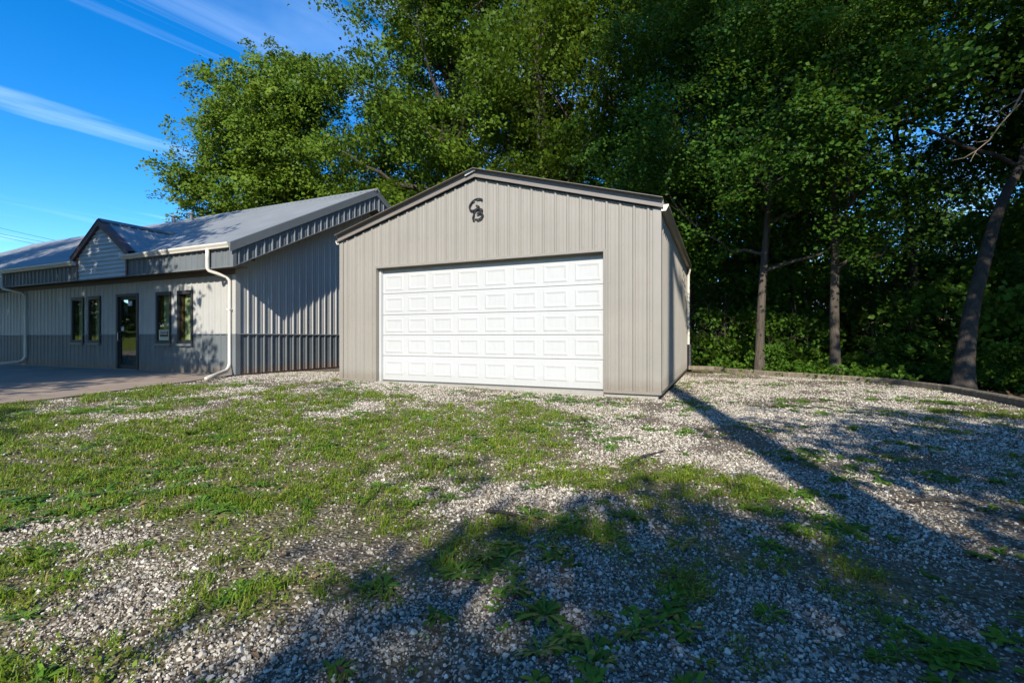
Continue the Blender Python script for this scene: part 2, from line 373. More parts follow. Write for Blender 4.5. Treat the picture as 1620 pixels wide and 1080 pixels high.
# patio of cast slabs with open joints
pat = D.objects.new('patio', None); COL.objects.link(pat); ORG['patio'] = np.zeros(3); setp(pat, 'concrete patio slabs in front of the grey house', None, None, 'structure')
rows = [-0.165, -3.2, -6.3, -9.4, -12.5]
for a, b in zip(rows[:-1], rows[1:]):
    ys = [y for y in ([a - 0.006] + [p for p in PE[:, 0] if b < p < a] + [b + 0.006])]
    for c in range(8):
        xr = -3.6 - c * 3.3; xl = xr - 3.3
        mb = MB(); e = [(float(patio_x(y)) if c == 0 else xr + 3.3 * 0 - 0.006, y) for y in ys]
        if c == 0: ring = e + [(xl + 0.006, ys[-1]), (xl + 0.006, ys[0])]
        else: ring = [(xr - 0.006, ys[0]), (xr - 0.006, ys[-1]), (xl + 0.006, ys[-1]), (xl + 0.006, ys[0])]
        n = len(ring); zt = 0.018 + 0.004 * random.random()
        mb.add([(x, y, -0.1) for x, y in ring] + [(x, y, zt) for x, y in ring],
               [list(range(n, 2 * n))[::1]] + [[i, n + i, n + (i + 1) % n, (i + 1) % n] for i in range(n)])
        o = mb.obj('slab', M['patio'], pat)
        bm = bmesh.new(); bm.from_mesh(o.data); bmesh.ops.recalc_face_normals(bm, faces=bm.faces); bm.to_mesh(o.data); bm.free()

# ------------------------------------------------------------------ ribbed steel sheet
def rib_depth_points(s0, s1, pitch, rib, phase, minor):
    P = []
    k0 = int(math.floor((s0 - phase) / pitch)) - 1; k1 = int(math.ceil((s1 - phase) / pitch)) + 1
    for k in range(k0, k1):
        c = phase + k * pitch
        P += [(c - 0.030, 0), (c - 0.012, rib), (c + 0.012, rib), (c + 0.030, 0)]
        if minor:
            for j in (1, 2):
                q = c + pitch * j / 3
                P += [(q - 0.016, 0), (q - 0.008, 0.0045), (q + 0.008, 0.0045), (q + 0.016, 0)]
    return np.array(P)
def sheet(name, m, parent, O, S, U, Nn, s0, s1, zb, zt, pitch=0.2286, rib=0.024, phase=0.1, minor=True, holes=(), kinks=(), lap=0.0):
    O, S, U, Nn = (np.array(v, float) for v in (O, S, U, Nn))
    P = rib_depth_points(s0, s1, pitch, rib, phase, minor); dep = lambda s: np.interp(s, P[:, 0], P[:, 1])
    bs = sorted(set([s0, s1] + [float(p) for p in P[:, 0] if s0 < p < s1] + [h[i] for h in holes for i in (0, 1) if s0 < h[i] < s1] + [k for k in kinks if s0 < k < s1]))
    V = []; F = []
    for a, b in zip(bs[:-1], bs[1:]):
        if b - a < 1e-5: continue
        c = (a + b) / 2; cuts = sorted([(h[2], h[3]) for h in holes if h[0] < c < h[1]])
        seg = []; lo = None
        for (h0, h1) in cuts: seg.append((lo, h0)); lo = h1
        seg.append((lo, None))
        for l, h in seg:
            qa = (zb(a) if l is None else l, zt(a) if h is None else h); qb = (zb(b) if l is None else l, zt(b) if h is None else h)
            if qa[1] - qa[0] < 1e-4 and qb[1] - qb[0] < 1e-4: continue
            n = len(V); da, db = dep(a) + lap, dep(b) + lap
            V += [O + S * a + U * qa[0] + Nn * da, O + S * b + U * qb[0] + Nn * db, O + S * b + U * qb[1] + Nn * db, O + S * a + U * qa[1] + Nn * da]
            F.append([n, n + 1, n + 2, n + 3])
    if not F: return None
    return mesh_obj(name, V, F, m, parent)
def edges_of(a, b, step=0.9144):
    e = [a]
    while e[-1] + step < b - 0.05: e.append(e[-1] + step)
    return e + [b]
def wall(name, m, parent, O, S, U, Nn, a, b, zb, zt, **kw):
    e = edges_of(a, b)
    for i, (p, q) in enumerate(zip(e[:-1], e[1:])):
        sheet(name, m, parent, O, S, U, Nn, p, q, zb, zt, lap=0.0006 * (i % 2), **kw)
K = lambda c: (lambda s: c)
EX, EY, EZ = np.eye(3)

# ------------------------------------------------------------------ garage
g = thing('garage', (GW / 2, 0, 0), 'taupe steel garage with low gable roof and wide white overhead door', 'garage')
EAVE, RIDGE = 3.031, 3.985
gs = (RIDGE - EAVE) / (GW / 2)
gtop = lambda x: EAVE + gs * (GW / 2 - abs(x - GW / 2))
DL, DR, DT = 0.989, 5.842, 2.406
wall('siding_panel', M['taupe'], g, (0, 0, 0), EX, EZ, -EY, 0.0, GW, K(0.02), lambda s: gtop(s) - 0.004, phase=GW / 2, holes=[(DL, DR, -1, DT)], kinks=[GW / 2])
wall('siding_panel', M['taupe'], g, (GW, 0, 0), EY, EZ, EX, 0.0, GL, K(0.02), K(EAVE - 0.02))
wall('siding_panel', M['taupe'], g, (0, 0, 0), EY, EZ, -EX, 0.0, GL, K(0.02), K(EAVE - 0.02))
wall('siding_panel', M['taupe'], g, (0, GL, 0), EX, EZ, EY, 0.0, GW, K(0.02), lambda s: gtop(s) - 0.004, kinks=[GW / 2])
# foundation, floor slab with apron lip
MB().box(0.03, GW - 0.03, 0.02, GL - 0.02, -0.35, 0.012).obj('foundation', M['concrete'], g)
MB().box(DL - 0.02, DR + 0.01, -0.075, 0.018, -0.2, 0.004, 0.012).obj('door_apron', M['concrete'], g)
# base trim, corner trims
for (x0, x1) in ((0.0, DL - 0.03), (DR + 0.03, GW)):
    MB().box(x0 + 0.001, x1 - 0.001, -0.026, -0.001, 0.0, 0.045).obj('base_trim', M['taupe_trim'], g)
MB().box(GW + 0.001, GW + 0.026, 0.03, GL, 0.0, 0.045).obj('base_trim', M['taupe_trim'], g)
for (x, sgn) in ((0.0, -1), (GW, 1)):
    h = EAVE + 0.015
    m = MB()
    xa, xb = (x - 0.024, x + 0.075) if sgn < 0 else (x - 0.105, x + 0.024)
    m.box(xa, xb, -0.0245, -0.0005, 0.004, h); m.box(min(x, x + sgn * 0.024), max(x, x + sgn * 0.024), 0.0, 0.09, 0.004, h - 0.03)
    m.obj('corner_trim', M['taupe'], g)
# door opening trim: jambs and head, white stop moulding
JD = 0.135
MB().box(DL - 0.045, DL + 0.002, -0.024, JD, 0.004, DT + 0.045).obj('door_jamb', M['taupe_trim'], g)
MB().box(DR - 0.002, DR + 0.045, -0.024, JD, 0.004, DT + 0.045).obj('door_jamb', M['taupe_trim'], g)
MB().box(DL + 0.003, DR - 0.003, -0.023, JD, DT - 0.002, DT + 0.043).obj('door_head', M['taupe_trim'], g)
MB().box(DL + 0.003, DL + 0.048, 0.075, JD, 0.006, DT - 0.003).box(DL + 0.049, DL + 0.062, 0.098, JD, 0.006, DT - 0.003).obj('stop_moulding', M['white'], g)
MB().box(DR - 0.020, DR - 0.003, 0.085, JD, 0.006, DT - 0.003).obj('stop_moulding', M['white'], g)
MB().box(DL + 0.063, DR - 0.021, 0.09, JD, DT - 0.04, DT - 0.003).obj('stop_moulding', M['taupe_trim'], g)
# overhead door
SECZ = [0.03, 0.546, 0.982, 1.413, 1.862, 2.335]
dx0, dx1 = DL + 0.05, DR - 0.012
door = MB().box(dx0, dx1, JD + 0.045, JD + 0.06, 0.02, DT + 0.05).obj('overhead_door', M['white'], g)
pan_mesh = {}
for i in range(5):
    z0, z1 = SECZ[i], SECZ[i + 1]; y = JD
    top = z1 if i < 4 else DT + 0.04
    a, b = z0 + 0.0016, top - 0.0016
    prof = [(0.044, a), (0.010, a), (0.0, a + 0.010), (0.0, b - 0.016), (0.004, b - 0.010), (0.004, b), (0.044, b)]
    MB().prism([(p[0], p[1]) for p in prof], (dx0, y, 0), (dx1, y, 0), EY, EZ).obj('door_section', M['white'], door)
    hsec = z1 - z0; w0 = (dx1 - dx0) / 8
    pz0, pz1 = z0 + (0.18 if i == 0 else 0.14) * hsec + (0.02 if i == 0 else 0), z1 - 0.14 * hsec
    if i == 0: pz1 = pz0 + 0.315
    for c in range(8):
        cxm = dx0 + w0 * (c + 0.5); hw = w0 * 0.40; hh = (pz1 - pz0) / 2; czm = (pz0 + pz1) / 2
        key = round(hh, 3)
        if key not in pan_mesh:
            rings = [(0.0, 0.002), (0.030, -0.0085), (0.036, -0.0085), (0.076, 0.0008), (0.080, 0.0008)]
            V = []; F = []
            for ins, d in rings: V += [(-hw + ins, d, -hh + ins), (hw - ins, d, -hh + ins), (hw - ins, d, hh - ins), (-hw + ins, d, hh - ins)]
            for r_ in range(len(rings) - 1):
                for k in range(4): F.append([r_ * 4 + k, r_ * 4 + (k + 1) % 4, r_ * 4 + 4 + (k + 1) % 4, r_ * 4 + 4 + k])
            F.append([len(V) - 4 + k for k in range(4)])
            me = D.meshes.new('raised_panel'); me.from_pydata(V, [], F); me.materials.append(M['white']); pan_mesh[key] = me
        o = D.objects.new('raised_panel', pan_mesh[key]); COL.objects.link(o); o.parent = door
        o.location = Vector((cxm, y, czm)) - Vector(ORG[g.name])
MB().box(dx0, dx1, JD + 0.008, JD + 0.04, 0.004, 0.034).obj('bottom_seal', M['rubber'], g)
MB().box(DL + 0.07, DR - 0.03, JD + 0.3, JD + 0.32, 0.02, DT + 0.05).obj('inner_wall', M['dark_room'], g)
# roof sheets
sl_len = (GW / 2 + 0.06) * math.sqrt(1 + gs * gs); cs, sn = 1 / math.sqrt(1 + gs * gs), gs / math.sqrt(1 + gs * gs)
for sgn, x0 in ((1, -0.06), (-1, GW + 0.06)):
    U = np.array([sgn * cs, 0, sn]); Nn = np.array([-sgn * sn, 0, cs])
    wall('roof_panel', M['brown_trim'], g, (x0, -0.05, EAVE + 0.075), EY, U, Nn, 0.0, GL + 0.1, K(0), K(sl_len), minor=False)
    # rake trim: face band, drip lip and top flange, front and back
    for yy, ys in ((-0.05, -1), (GL + 0.05, 1)):
        A = np.array([x0, yy, EAVE + 0.0]); L = sl_len
        m = MB(); B = A + U * L
        pr = [(0, 0.022), (0, 0.138), (-0.10, 0.138), (-0.10, 0.146), (0.022, 0.146), (0.022, 0.022)]
        m.prism([(a * -ys * -1, b) for a, b in pr], A, B, (0, ys, 0), EZ)
        m.prism([(0.0, -0.006), (0.0, 0.021), (0.034, 0.021), (0.034, -0.006)], A, B, (0, ys, 0), EZ)
        m.obj('rake_trim', M['brown_trim'], g)
# ridge cap with white end piece at the front
U1 = np.array([cs, 0, -sn])
m = MB(); zr = RIDGE + 0.155
m.prism([(-0.2, -0.2 * gs), (0, 0.012), (0.2, -0.2 * gs), (0.2, -0.2 * gs + 0.012), (0, 0.026), (-0.2, -0.2 * gs + 0.012)], (GW / 2, -0.085, zr), (GW / 2, GL + 0.085, zr), EX, EZ)
m.obj('ridge_cap', M['brown_trim'], g)
MB().prism([(-0.20, -0.20 * gs - 0.050), (-0.005, -0.035), (0.030, -0.030 * gs - 0.036), (0.030, -0.030 * gs + 0.006), (0, 0.014), (-0.20, -0.20 * gs + 0.006)], (GW / 2, -0.096, zr - 0.006), (GW / 2, -0.0865, zr - 0.006), EX, EZ).obj('ridge_end_piece', M['white'], g)
# gutters on both eaves
def gutter(name, m, parent, A, B, out, w=0.115, h=0.105, capm=None):
    prof = [(0, 0), (w * 0.62, 0), (w * 0.70, h * 0.25), (w * 0.94, h * 0.62), (w, h * 0.75), (w, h), (w - 0.012, h), (w - 0.012, h * 0.78), (w * 0.60, 0.010), (0.006, 0.010), (0.006, h), (0, h)]
    o = MB().prism(prof, A, B, out, EZ, closed=True).obj(name, m, parent)
    for P, d in ((A, -1), (B, 1)):
        P = np.array(P, float); t = (np.array(B, float) - np.array(A, float)); t /= np.linalg.norm(t)
        MB().prism([(0, 0.001), (w * 0.62, 0.001), (w * 0.92, h * 0.62), (w * 0.985, h * 0.77), (w * 0.985, h * 0.99), (0, h * 0.99)], P + t * d * 0.001, P + t * d * 0.004, out, EZ).obj('end_cap', capm or m, o)
    return o
gutter('gutter', M['tan_gutter'], g, (GW + 0.026, -0.045, EAVE - 0.055), (GW + 0.026, GL + 0.03, EAVE - 0.065), EX, capm=M['cream'])
gutter('gutter', M['tan_gutter'], g, (-0.026, -0.045, EAVE - 0.045), (-0.026, GL + 0.03, EAVE - 0.055), -EX, w=0.09, h=0.085, capm=M['cream'])
MB().tube([(GW + 0.09, GL - 0.12, EAVE - 0.06), (GW + 0.09, GL - 0.12, EAVE - 0.14), (GW + 0.06, GL - 0.10, EAVE - 0.26), (GW + 0.06, GL - 0.10, 0.72)], 0.035, 8).obj('downspout', M['cream'], g)
m = MB(); zz = np.linspace(0.74, -0.04, 40)
m.tube([(GW + 0.085, GL - 0.08, z) for z in zz], [0.066 + 0.007 * (i % 2) for i in range(40)], 12)
m.obj('drain_pipe', M['black'], g)
# screws
m = MB()
def screw(P, n, r=0.006):
    n = np.array(n, float); a = np.cross(n, EZ) if abs(n[2]) < 0.9 else EX; a = a / np.linalg.norm(a); b = np.cross(n, a)
    V = [np.array(P) + r * (math.cos(t) * a + math.sin(t) * b) for t in np.arange(6) * math.pi / 3] + [np.array(P) + n * 0.006]
    m.add(V, [[i, (i + 1) % 6, 6] for i in range(6)])
for k in range(-15, 16):
    x = GW / 2 + k * 0.2286 + 0.045
    if not 0.1 < x < GW - 0.1: continue
    for z in (0.06, 0.62, 1.22, 1.85, 2.50, 2.95, 3.45):
        if DL - 0.03 < x < DR + 0.03 and z < DT + 0.06: continue
        if z > gtop(x) - 0.1: continue
        screw((x, -0.0015, z + random.uniform(-0.015, 0.015)), -EY)
for k in range(0, 31):
    y = 0.145 + k * 0.2286
    if y > GL - 0.1: break
    for z in (0.62, 1.22, 1.85, 2.5): screw((GW + 0.0015, y, z), EX)
o = m.obj('screw_heads', M['screw'], g); o['kind'] = 'stuff'

# ------------------------------------------------------------------ monogram on the gable
mono = thing('monogram_sign', (3.36, -0.03, 3.4), 'black metal script letters GB mounted high on the garage gable', 'sign')
def stroke(path, wid, y0=-0.052, y1=-0.026):
    P = [on_front(720 + x / 13.5, 290 + y / 13.5, -0.04)[[0, 2]] for x, y in path]
    P = np.array(P); n = len(P); t = np.linspace(0, n - 1, n * 5); Q = []
    for q in t:                                # Catmull-Rom
        i = min(int(q), n - 2); f = q - i
        p0, p1, p2, p3 = P[max(i - 1, 0)], P[i], P[i + 1], P[min(i + 2, n - 1)]
        Q.append(0.5 * ((2 * p1) + (-p0 + p2) * f + (2 * p0 - 5 * p1 + 4 * p2 - p3) * f ** 2 + (-p0 + 3 * p1 - 3 * p2 + p3) * f ** 3))
    Q = np.array(Q); T = np.gradient(Q, axis=0); T /= np.linalg.norm(T, axis=1)[:, None] + 1e-9
    nn = np.stack([-T[:, 1], T[:, 0]], 1); W = np.interp(np.linspace(0, 1, len(Q)), np.linspace(0, 1, len(wid)), wid)[:, None] / 2 * 0.45
    L, Rr = Q + nn * W, Q - nn * W; V = []
    for y in (y0, y1):
        V += [(a[0], y, a[1]) for a in L] + [(a[0], y, a[1]) for a in Rr]
    k = len(Q); F = []
    for i in range(k - 1):
        F += [[i, i + 1, k + i + 1, k + i], [2 * k + i, 3 * k + i, 3 * k + i + 1, 2 * k + i + 1], [i, 2 * k + i, 2 * k + i + 1, i + 1], [k + i, k + i + 1, 3 * k + i + 1, 3 * k + i]]
    F += [[0, k, 3 * k, 2 * k], [k - 1, 3 * k - 1, 4 * k - 1, 2 * k - 1]]
    return V, F
mg = MB()
mg.add(*stroke([(560, 362), (575, 338), (520, 328), (455, 336), (395, 368), (335, 435), (308, 505), (322, 556), (365, 580), (430, 562), (485, 515), (508, 482)], [0.02, 0.04, 0.05, 0.042, 0.045, 0.055, 0.058, 0.055, 0.05, 0.045, 0.04, 0.035]))
mg.add(*stroke([(442, 472), (480, 474), (515, 490)], [0.02, 0.035, 0.03], -0.0525, -0.0265))
o = mg.obj('letter', M['black'], mono); o['label'] = 'script capital G'
mg = MB()
mg.add(*stroke([(515, 488), (470, 545), (425, 620), (395, 690), (380, 755), (385, 780)], [0.04, 0.05, 0.055, 0.055, 0.055, 0.045], -0.0535, -0.0275))
mg.add(*stroke([(372, 604), (430, 570), (500, 546), (560, 548), (580, 572), (555, 605), (500, 632), (462, 652)], [0.02, 0.045, 0.045, 0.05, 0.05, 0.045, 0.04, 0.03], -0.054, -0.028))
mg.add(*stroke([(470, 655), (530, 640), (578, 650), (592, 682), (562, 732), (500, 770), (440, 768), (385, 778)], [0.03, 0.04, 0.048, 0.055, 0.055, 0.05, 0.035, 0.05], -0.0545, -0.0285))
o = mg.obj('letter', M['black'], mono); o['label'] = 'script capital B'

# ------------------------------------------------------------------ grey house
h = thing('house', (-8, 0, 0), 'long grey steel sided house with slate wainscot, dormer and metal roof', 'house')
WZ = 1.02; SOF = 2.63; OV = 0.43; EYF = -0.50           # wainscot top, soffit level, rake overhang, eave fascia plane
RY = 4.52; BY = 9.17
zsoff = lambda y: SOF + 0.519 * (RY - abs(y - RY) - EYF)
zroof = lambda y: 3.14 + 0.531 * (RY - abs(y - RY) + 0.6)
XO = HX                                                  # s runs west from the corner
WIN = [(-10.774, -10.124), (-9.842, -9.205), (-6.451, -5.823), (-5.525, -4.905)]
WZ0, WZ1 = 0.80, 2.135
DOX = (-8.34, -7.28); DOZ = 2.14
toS = lambda x: XO - x
holes = [(toS(b), toS(a), WZ0, WZ1) for a, b in WIN] + [(toS(DOX[1]), toS(DOX[0]), -1, DOZ)]
wlen = XO - HW
wall('siding_panel', M['lightgrey'], h, (XO, HY, 0), -EX, EZ, -EY, 0.0, wlen, K(WZ + 0.02), K(SOF), holes=holes)
wall('wainscot_panel', M['slate'], h, (XO, HY, 0), -EX, EZ, -EY, 0.0, wlen, K(0.03), K(WZ), holes=holes)
wall('siding_panel', M['lightgrey'], h, (HX, HY, 0), EY, EZ, EX, 0.0, BY - HY, K(WZ + 0.02), lambda s: zsoff(HY + s) + 0.02, kinks=[RY - HY])
wall('wainscot_panel', M['slate'], h, (HX, HY, 0), EY, EZ, EX, 0.0, BY - HY, K(0.03), K(WZ))
wall('siding_panel', M['lightgrey'], h, (HW, HY, 0), EY, EZ, -EX, 0.0, BY - HY, K(0.03), lambda s: zsoff(HY + s) + 0.02, kinks=[RY - HY], minor=False)
wall('siding_panel', M['lightgrey'], h, (HW, BY, 0), EX, EZ, EY, 0.0, wlen, K(0.03), K(SOF), minor=False)
# footing and wainscot ledge
MB().box(HW + 0.02, HX - 0.02, HY + 0.02, BY - 0.02, -0.3, 0.025).obj('footing', M['concrete'], h)
segs = []; x = HX
for a, b in sorted([(b, a) for a, b in WIN] + [(DOX[1], DOX[0])], reverse=True):
    segs.append((a + 0.012, x)); x = b - 0.012
segs.append((HW, x))
for a, b in segs:
    MB().prism([(0, 0.0), (-0.030, 0.0), (-0.030, 0.012), (-0.022, 0.026), (0, 0.030)], (a, HY - 0.0005, WZ - 0.008), (b + (0.03 if b == HX else 0), HY - 0.0005, WZ - 0.008), EY, EZ).obj('wainscot_ledge', M['slate_trim'], h)
MB().prism([(0, 0.0), (0.030, 0.0), (0.030, 0.012), (0.022, 0.026), (0, 0.030)], (HX + 0.0005, HY + 0.05, WZ - 0.008), (HX + 0.0005, BY, WZ - 0.008), EX, EZ).obj('wainscot_ledge', M['slate_trim'], h)
for za, zb_, mm in ((WZ + 0.004, SOF - 0.002, 'lightgrey'), (0.02, WZ + 0.003, 'slate_trim')):
    m = MB(); m.box(HX - 0.10, HX + 0.027, HY - 0.027, HY - 0.0008, za, zb_); m.box(HX + 0.0008, HX + 0.027, HY, HY + 0.10, za, zb_); m.obj('corner_trim', M[mm], h)
MB().box(HW, HX - 0.1, HY - 0.024, HY - 0.001, 0.012, 0.04).obj('base_trim', M['slate_trim'], h)
MB().box(HX + 0.001, HX + 0.024, HY + 0.1, BY, 0.012, 0.04).obj('base_trim', M['plum'], h)
MB().box(HW, HX + 0.03, HY - 0.034, HY - 0.0285, 2.50, SOF - 0.003).obj('wall_top_band', M['soffit'], h)  # thin brown band along the wall top, just below the soffit
# windows
blind_sl = None
for wi, (a, b) in enumerate(WIN):
    f = 0.062; y0 = HY - 0.040
    win = MB().box(a - 0.006, a + f - 0.01, y0, HY + 0.10, WZ0 - 0.02, WZ1 + 0.045).box(b - f + 0.01, b + 0.006, y0, HY + 0.10, WZ0 - 0.02, WZ1 + 0.045) \
        .box(a + f - 0.01, b - f + 0.01, y0 + 0.001, HY + 0.10, WZ1 - 0.05, WZ1 + 0.044).box(a + f - 0.01, b - f + 0.01, y0 + 0.001, HY + 0.10, WZ0 - 0.019, WZ0 + 0.06).obj('window', M['frame'], h)
    MB().box(a - 0.02, b + 0.02, HY - 0.075, HY - 0.028, WZ0 - 0.085, WZ0 - 0.021, 0.006).obj('sill', M['slate_trim'], win)
    MB().box(a + 0.045, b - 0.045, HY - 0.002, HY + 0.006, WZ0 + 0.062, WZ1 - 0.052).obj('pane', M['glass'], win)
    xs0 = a + 0.05 + 0.24 * (b - a)
    MB().box(a - 0.02, b + 0.02, HY + 0.20, HY + 0.22, WZ0 - 0.02, WZ1 + 0.05).obj('interior', M['dark_room'], win)
    MB().box(a + 0.05, a + 0.13, HY + 0.05, HY + 0.12, WZ0 + 0.06, WZ1 - 0.06).obj('inner_jamb', M['brown_wood'], win)
    m = MB(); z = WZ0 + 0.08
    while z < WZ1 - 0.07:
        m.hexa([(a + 0.07, HY + 0.095, z), (b - 0.06, HY + 0.095, z), (b - 0.06, HY + 0.115, z + 0.0225), (a + 0.07, HY + 0.115, z + 0.0225),
                (a + 0.07, HY + 0.096, z + 0.003), (b - 0.06, HY + 0.096, z + 0.003), (b - 0.06, HY + 0.116, z + 0.0255), (a + 0.07, HY + 0.116, z + 0.0255)]); z += 0.0235
    o = m.obj('blind_slats', M['blind'], win); o['kind'] = 'stuff'
# notice behind the third window
a, b = WIN[2]
ns = thing('window_notice', (a + 0.32, HY - 0.004, 0.98), 'small dark framed notice in the window right of the house door', 'notice')
MB().box(a + 0.10, b - 0.085, HY - 0.0095, HY - 0.0065, WZ0 + 0.075, WZ0 + 0.345).obj('frame', M['blind'], ns)
MB().box(a + 0.135, b - 0.125, HY - 0.0125, HY - 0.0095, WZ0 + 0.16, WZ0 + 0.325).obj('board', M['brown_wood'], ns)
m = MB()
for r_, (z, n_) in enumerate(((WZ0 + 0.285, 5), (WZ0 + 0.225, 6))):
    for k in range(n_):
        x0 = a + 0.155 + k * (0.33 / n_); hgt = 0.034 if (k + r_) % 3 else 0.026
        m.box(x0, x0 + 0.33 / n_ * 0.66, HY - 0.0135, HY - 0.0127, z, z + hgt)
o = m.obj('print_marks', M['paper'], ns); o['kind'] = 'stuff'
MB().box(a + 0.14, b - 0.12, HY - 0.0140, HY - 0.0100, WZ0 + 0.10, WZ0 + 0.148).obj('pale_strip', M['white'], ns)
# door of the house
dw = MB().box(DOX[0] - 0.01, DOX[0] + 0.075, HY - 0.045, HY + 0.12, 0.02, DOZ + 0.05).box(DOX[1] - 0.075, DOX[1] + 0.01, HY - 0.045, HY + 0.12, 0.02, DOZ + 0.05).box(DOX[0] + 0.075, DOX[1] - 0.075, HY - 0.044, HY + 0.12, DOZ - 0.03, DOZ + 0.049).obj('door', M['frame'], h)
MB().box(DOX[0] + 0.077, DOX[0] + 0.15, HY + 0.0, HY + 0.045, 0.04, DOZ - 0.032).box(DOX[1] - 0.15, DOX[1] - 0.077, HY + 0.0, HY + 0.045, 0.04, DOZ - 0.032).box(DOX[0] + 0.15, DOX[1] - 0.15, HY + 0.001, HY + 0.044, DOZ - 0.12, DOZ - 0.033).box(DOX[0] + 0.15, DOX[1] - 0.15, HY + 0.001, HY + 0.044, 0.04, 0.16).obj('door_leaf', M['black'], dw)
MB().box(DOX[0] + 0.14, DOX[1] - 0.14, HY + 0.018, HY + 0.026, 0.15, DOZ - 0.11).obj('pane', M['glass'], dw)
MB().box(DOX[0], DOX[1], HY + 0.26, HY + 0.28, 0.0, DOZ).obj('interior', M['dark_room'], dw)
for z in (0.30, 0.44, 0.58): MB().box(DOX[0] + 0.16, DOX[1] - 0.16, HY + 0.12, HY + 0.16, z, z + 0.02).obj('inner_rail', M['brown_wood'], dw)
MB().box(DOX[0] + 0.60, DOX[0] + 0.70, HY + 0.10, HY + 0.14, 0.15, 0.75).obj('inner_rail', M['brown_wood'], dw)
MB().box(DOX[0] - 0.02, DOX[1] + 0.02, HY - 0.09, HY + 0.05, 0.022, 0.045).obj('threshold', M['steel'], dw)
m = MB(); m.tube([(DOX[0] + 0.115, HY - 0.002, 1.10), (DOX[0] + 0.115, HY - 0.055, 1.08), (DOX[0] + 0.115, HY - 0.055, 0.86), (DOX[0] + 0.115, HY - 0.002, 0.84)], 0.011, 8)
m.obj('handle', M['steel'], dw)
nt1 = MB().box(-7.845, -7.665, HY + 0.010, HY + 0.0145, 1.845, 1.975).obj('paper_notice', M['paper'], None, base=(-7.76, HY, 1.91)); nt1.data.transform(__import__('mathutils').Matrix.Translation((0, 0, 0)))
setp(nt1, 'white paper notice taped high on the dark door glass', 'notice')
nt2 = MB().box(-8.135, -8.02, HY - 0.012, HY - 0.002, 1.135, 1.245, 0.003).obj('keypad', M['paper'], None, base=(-8.08, HY, 1.19)); setp(nt2, 'small white box above the handle of the dark door', 'keypad')
# soffits
XR = HX + OV
MB().box(HW, XR - 0.004, EYF + 0.004, HY - 0.0005, SOF + 0.001, SOF + 0.012).obj('eave_soffit', M['soffit'], h)
for ya, yb in ((EYF + 0.004, RY), (RY, 2 * RY - EYF - 0.004)):
    MB().hexa([(HX - 0.05, ya, zsoff(ya) + 0.014), (XR - 0.004, ya, zsoff(ya) + 0.014), (XR - 0.004, yb, zsoff(yb) + 0.014), (HX - 0.05, yb, zsoff(yb) + 0.014),
               (HX - 0.05, ya, zsoff(ya) + 0.03), (XR - 0.004, ya, zsoff(ya) + 0.03), (XR - 0.004, yb, zsoff(yb) + 0.03), (HX - 0.05, yb, zsoff(yb) + 0.03)]).obj('rake_soffit', M['soffit'], h)
# ribbed fascia: rake and eave
DMX = (-9.56, -7.15)
wall('rake_fascia', M['slate'], h, (XR, 0, 0), EY, EZ, EX, EYF + 0.03, 2 * RY - EYF, lambda s: zsoff(s), lambda s: zroof(s) - 0.16, kinks=[RY], phase=EYF + 0.14)
for a, b in ((XR, DMX[1] + 0.06), (DMX[0] - 0.06, HW)):
    wall('eave_fascia', M['slate'], h, (0, EYF, 0), -EX, EZ, -EY, -a + (0.05 if a == XR else 0), -b, K(SOF), K(3.075), phase=-XR + 0.17)
MB().box(XR - 0.075, XR + 0.026, EYF - 0.026, EYF - 0.0005, SOF - 0.012, 3.08).box(XR + 0.0005, XR + 0.026, EYF, EYF + 0.06, SOF - 0.012, 3.10).obj('corner_trim', M['slate_trim'], h)
# lower edge trims
MB().box(HW, XR + 0.027, EYF - 0.028, EYF + 0.004, SOF - 0.026, SOF - 0.0005).obj('drip_trim', M['slate_trim'], h)
for ya, yb in ((EYF, RY), (RY, 2 * RY - EYF)):
    q = lambda y, d: (zsoff(y) + d)
    MB().hexa([(XR - 0.004, ya, q(ya, -0.022)), (XR + 0.028, ya, q(ya, -0.022)), (XR + 0.028, yb, q(yb, -0.022)), (XR - 0.004, yb, q(yb, -0.022)),
               (XR - 0.004, ya, q(ya, -0.001)), (XR + 0.028, ya, q(ya, -0.001)), (XR + 0.028, yb, q(yb, -0.001)), (XR - 0.004, yb, q(yb, -0.001))]).obj('drip_trim', M['slate_trim'], h)
    m = MB()
    y2a, y2b = (ya - 0.11, yb) if ya < RY else (ya, yb + 0.11)
    m.hexa([(XR + 0.005, y2a, zroof(y2a) - 0.19), (XR + 0.045, y2a, zroof(y2a) - 0.19), (XR + 0.045, y2b, zroof(y2b) - 0.19), (XR + 0.005, y2b, zroof(y2b) - 0.19),
            (XR + 0.005, y2a, zroof(y2a) + 0.03), (XR + 0.045, y2a, zroof(y2a) + 0.03), (XR + 0.045, y2b, zroof(y2b) + 0.03), (XR + 0.005, y2b, zroof(y2b) + 0.03)])
    m.hexa([(XR - 0.10, y2a, zroof(y2a) + 0.022), (XR + 0.004, y2a, zroof(y2a) + 0.022), (XR + 0.004, y2b, zroof(y2b) + 0.022), (XR - 0.10, y2b, zroof(y2b) + 0.022),
            (XR - 0.10, y2a, zroof(y2a) + 0.029), (XR + 0.004, y2a, zroof(y2a) + 0.029), (XR + 0.004, y2b, zroof(y2b) + 0.029), (XR - 0.10, y2b, zroof(y2b) + 0.029)])
    m.obj('rake_trim', M['slate_trim'], h)
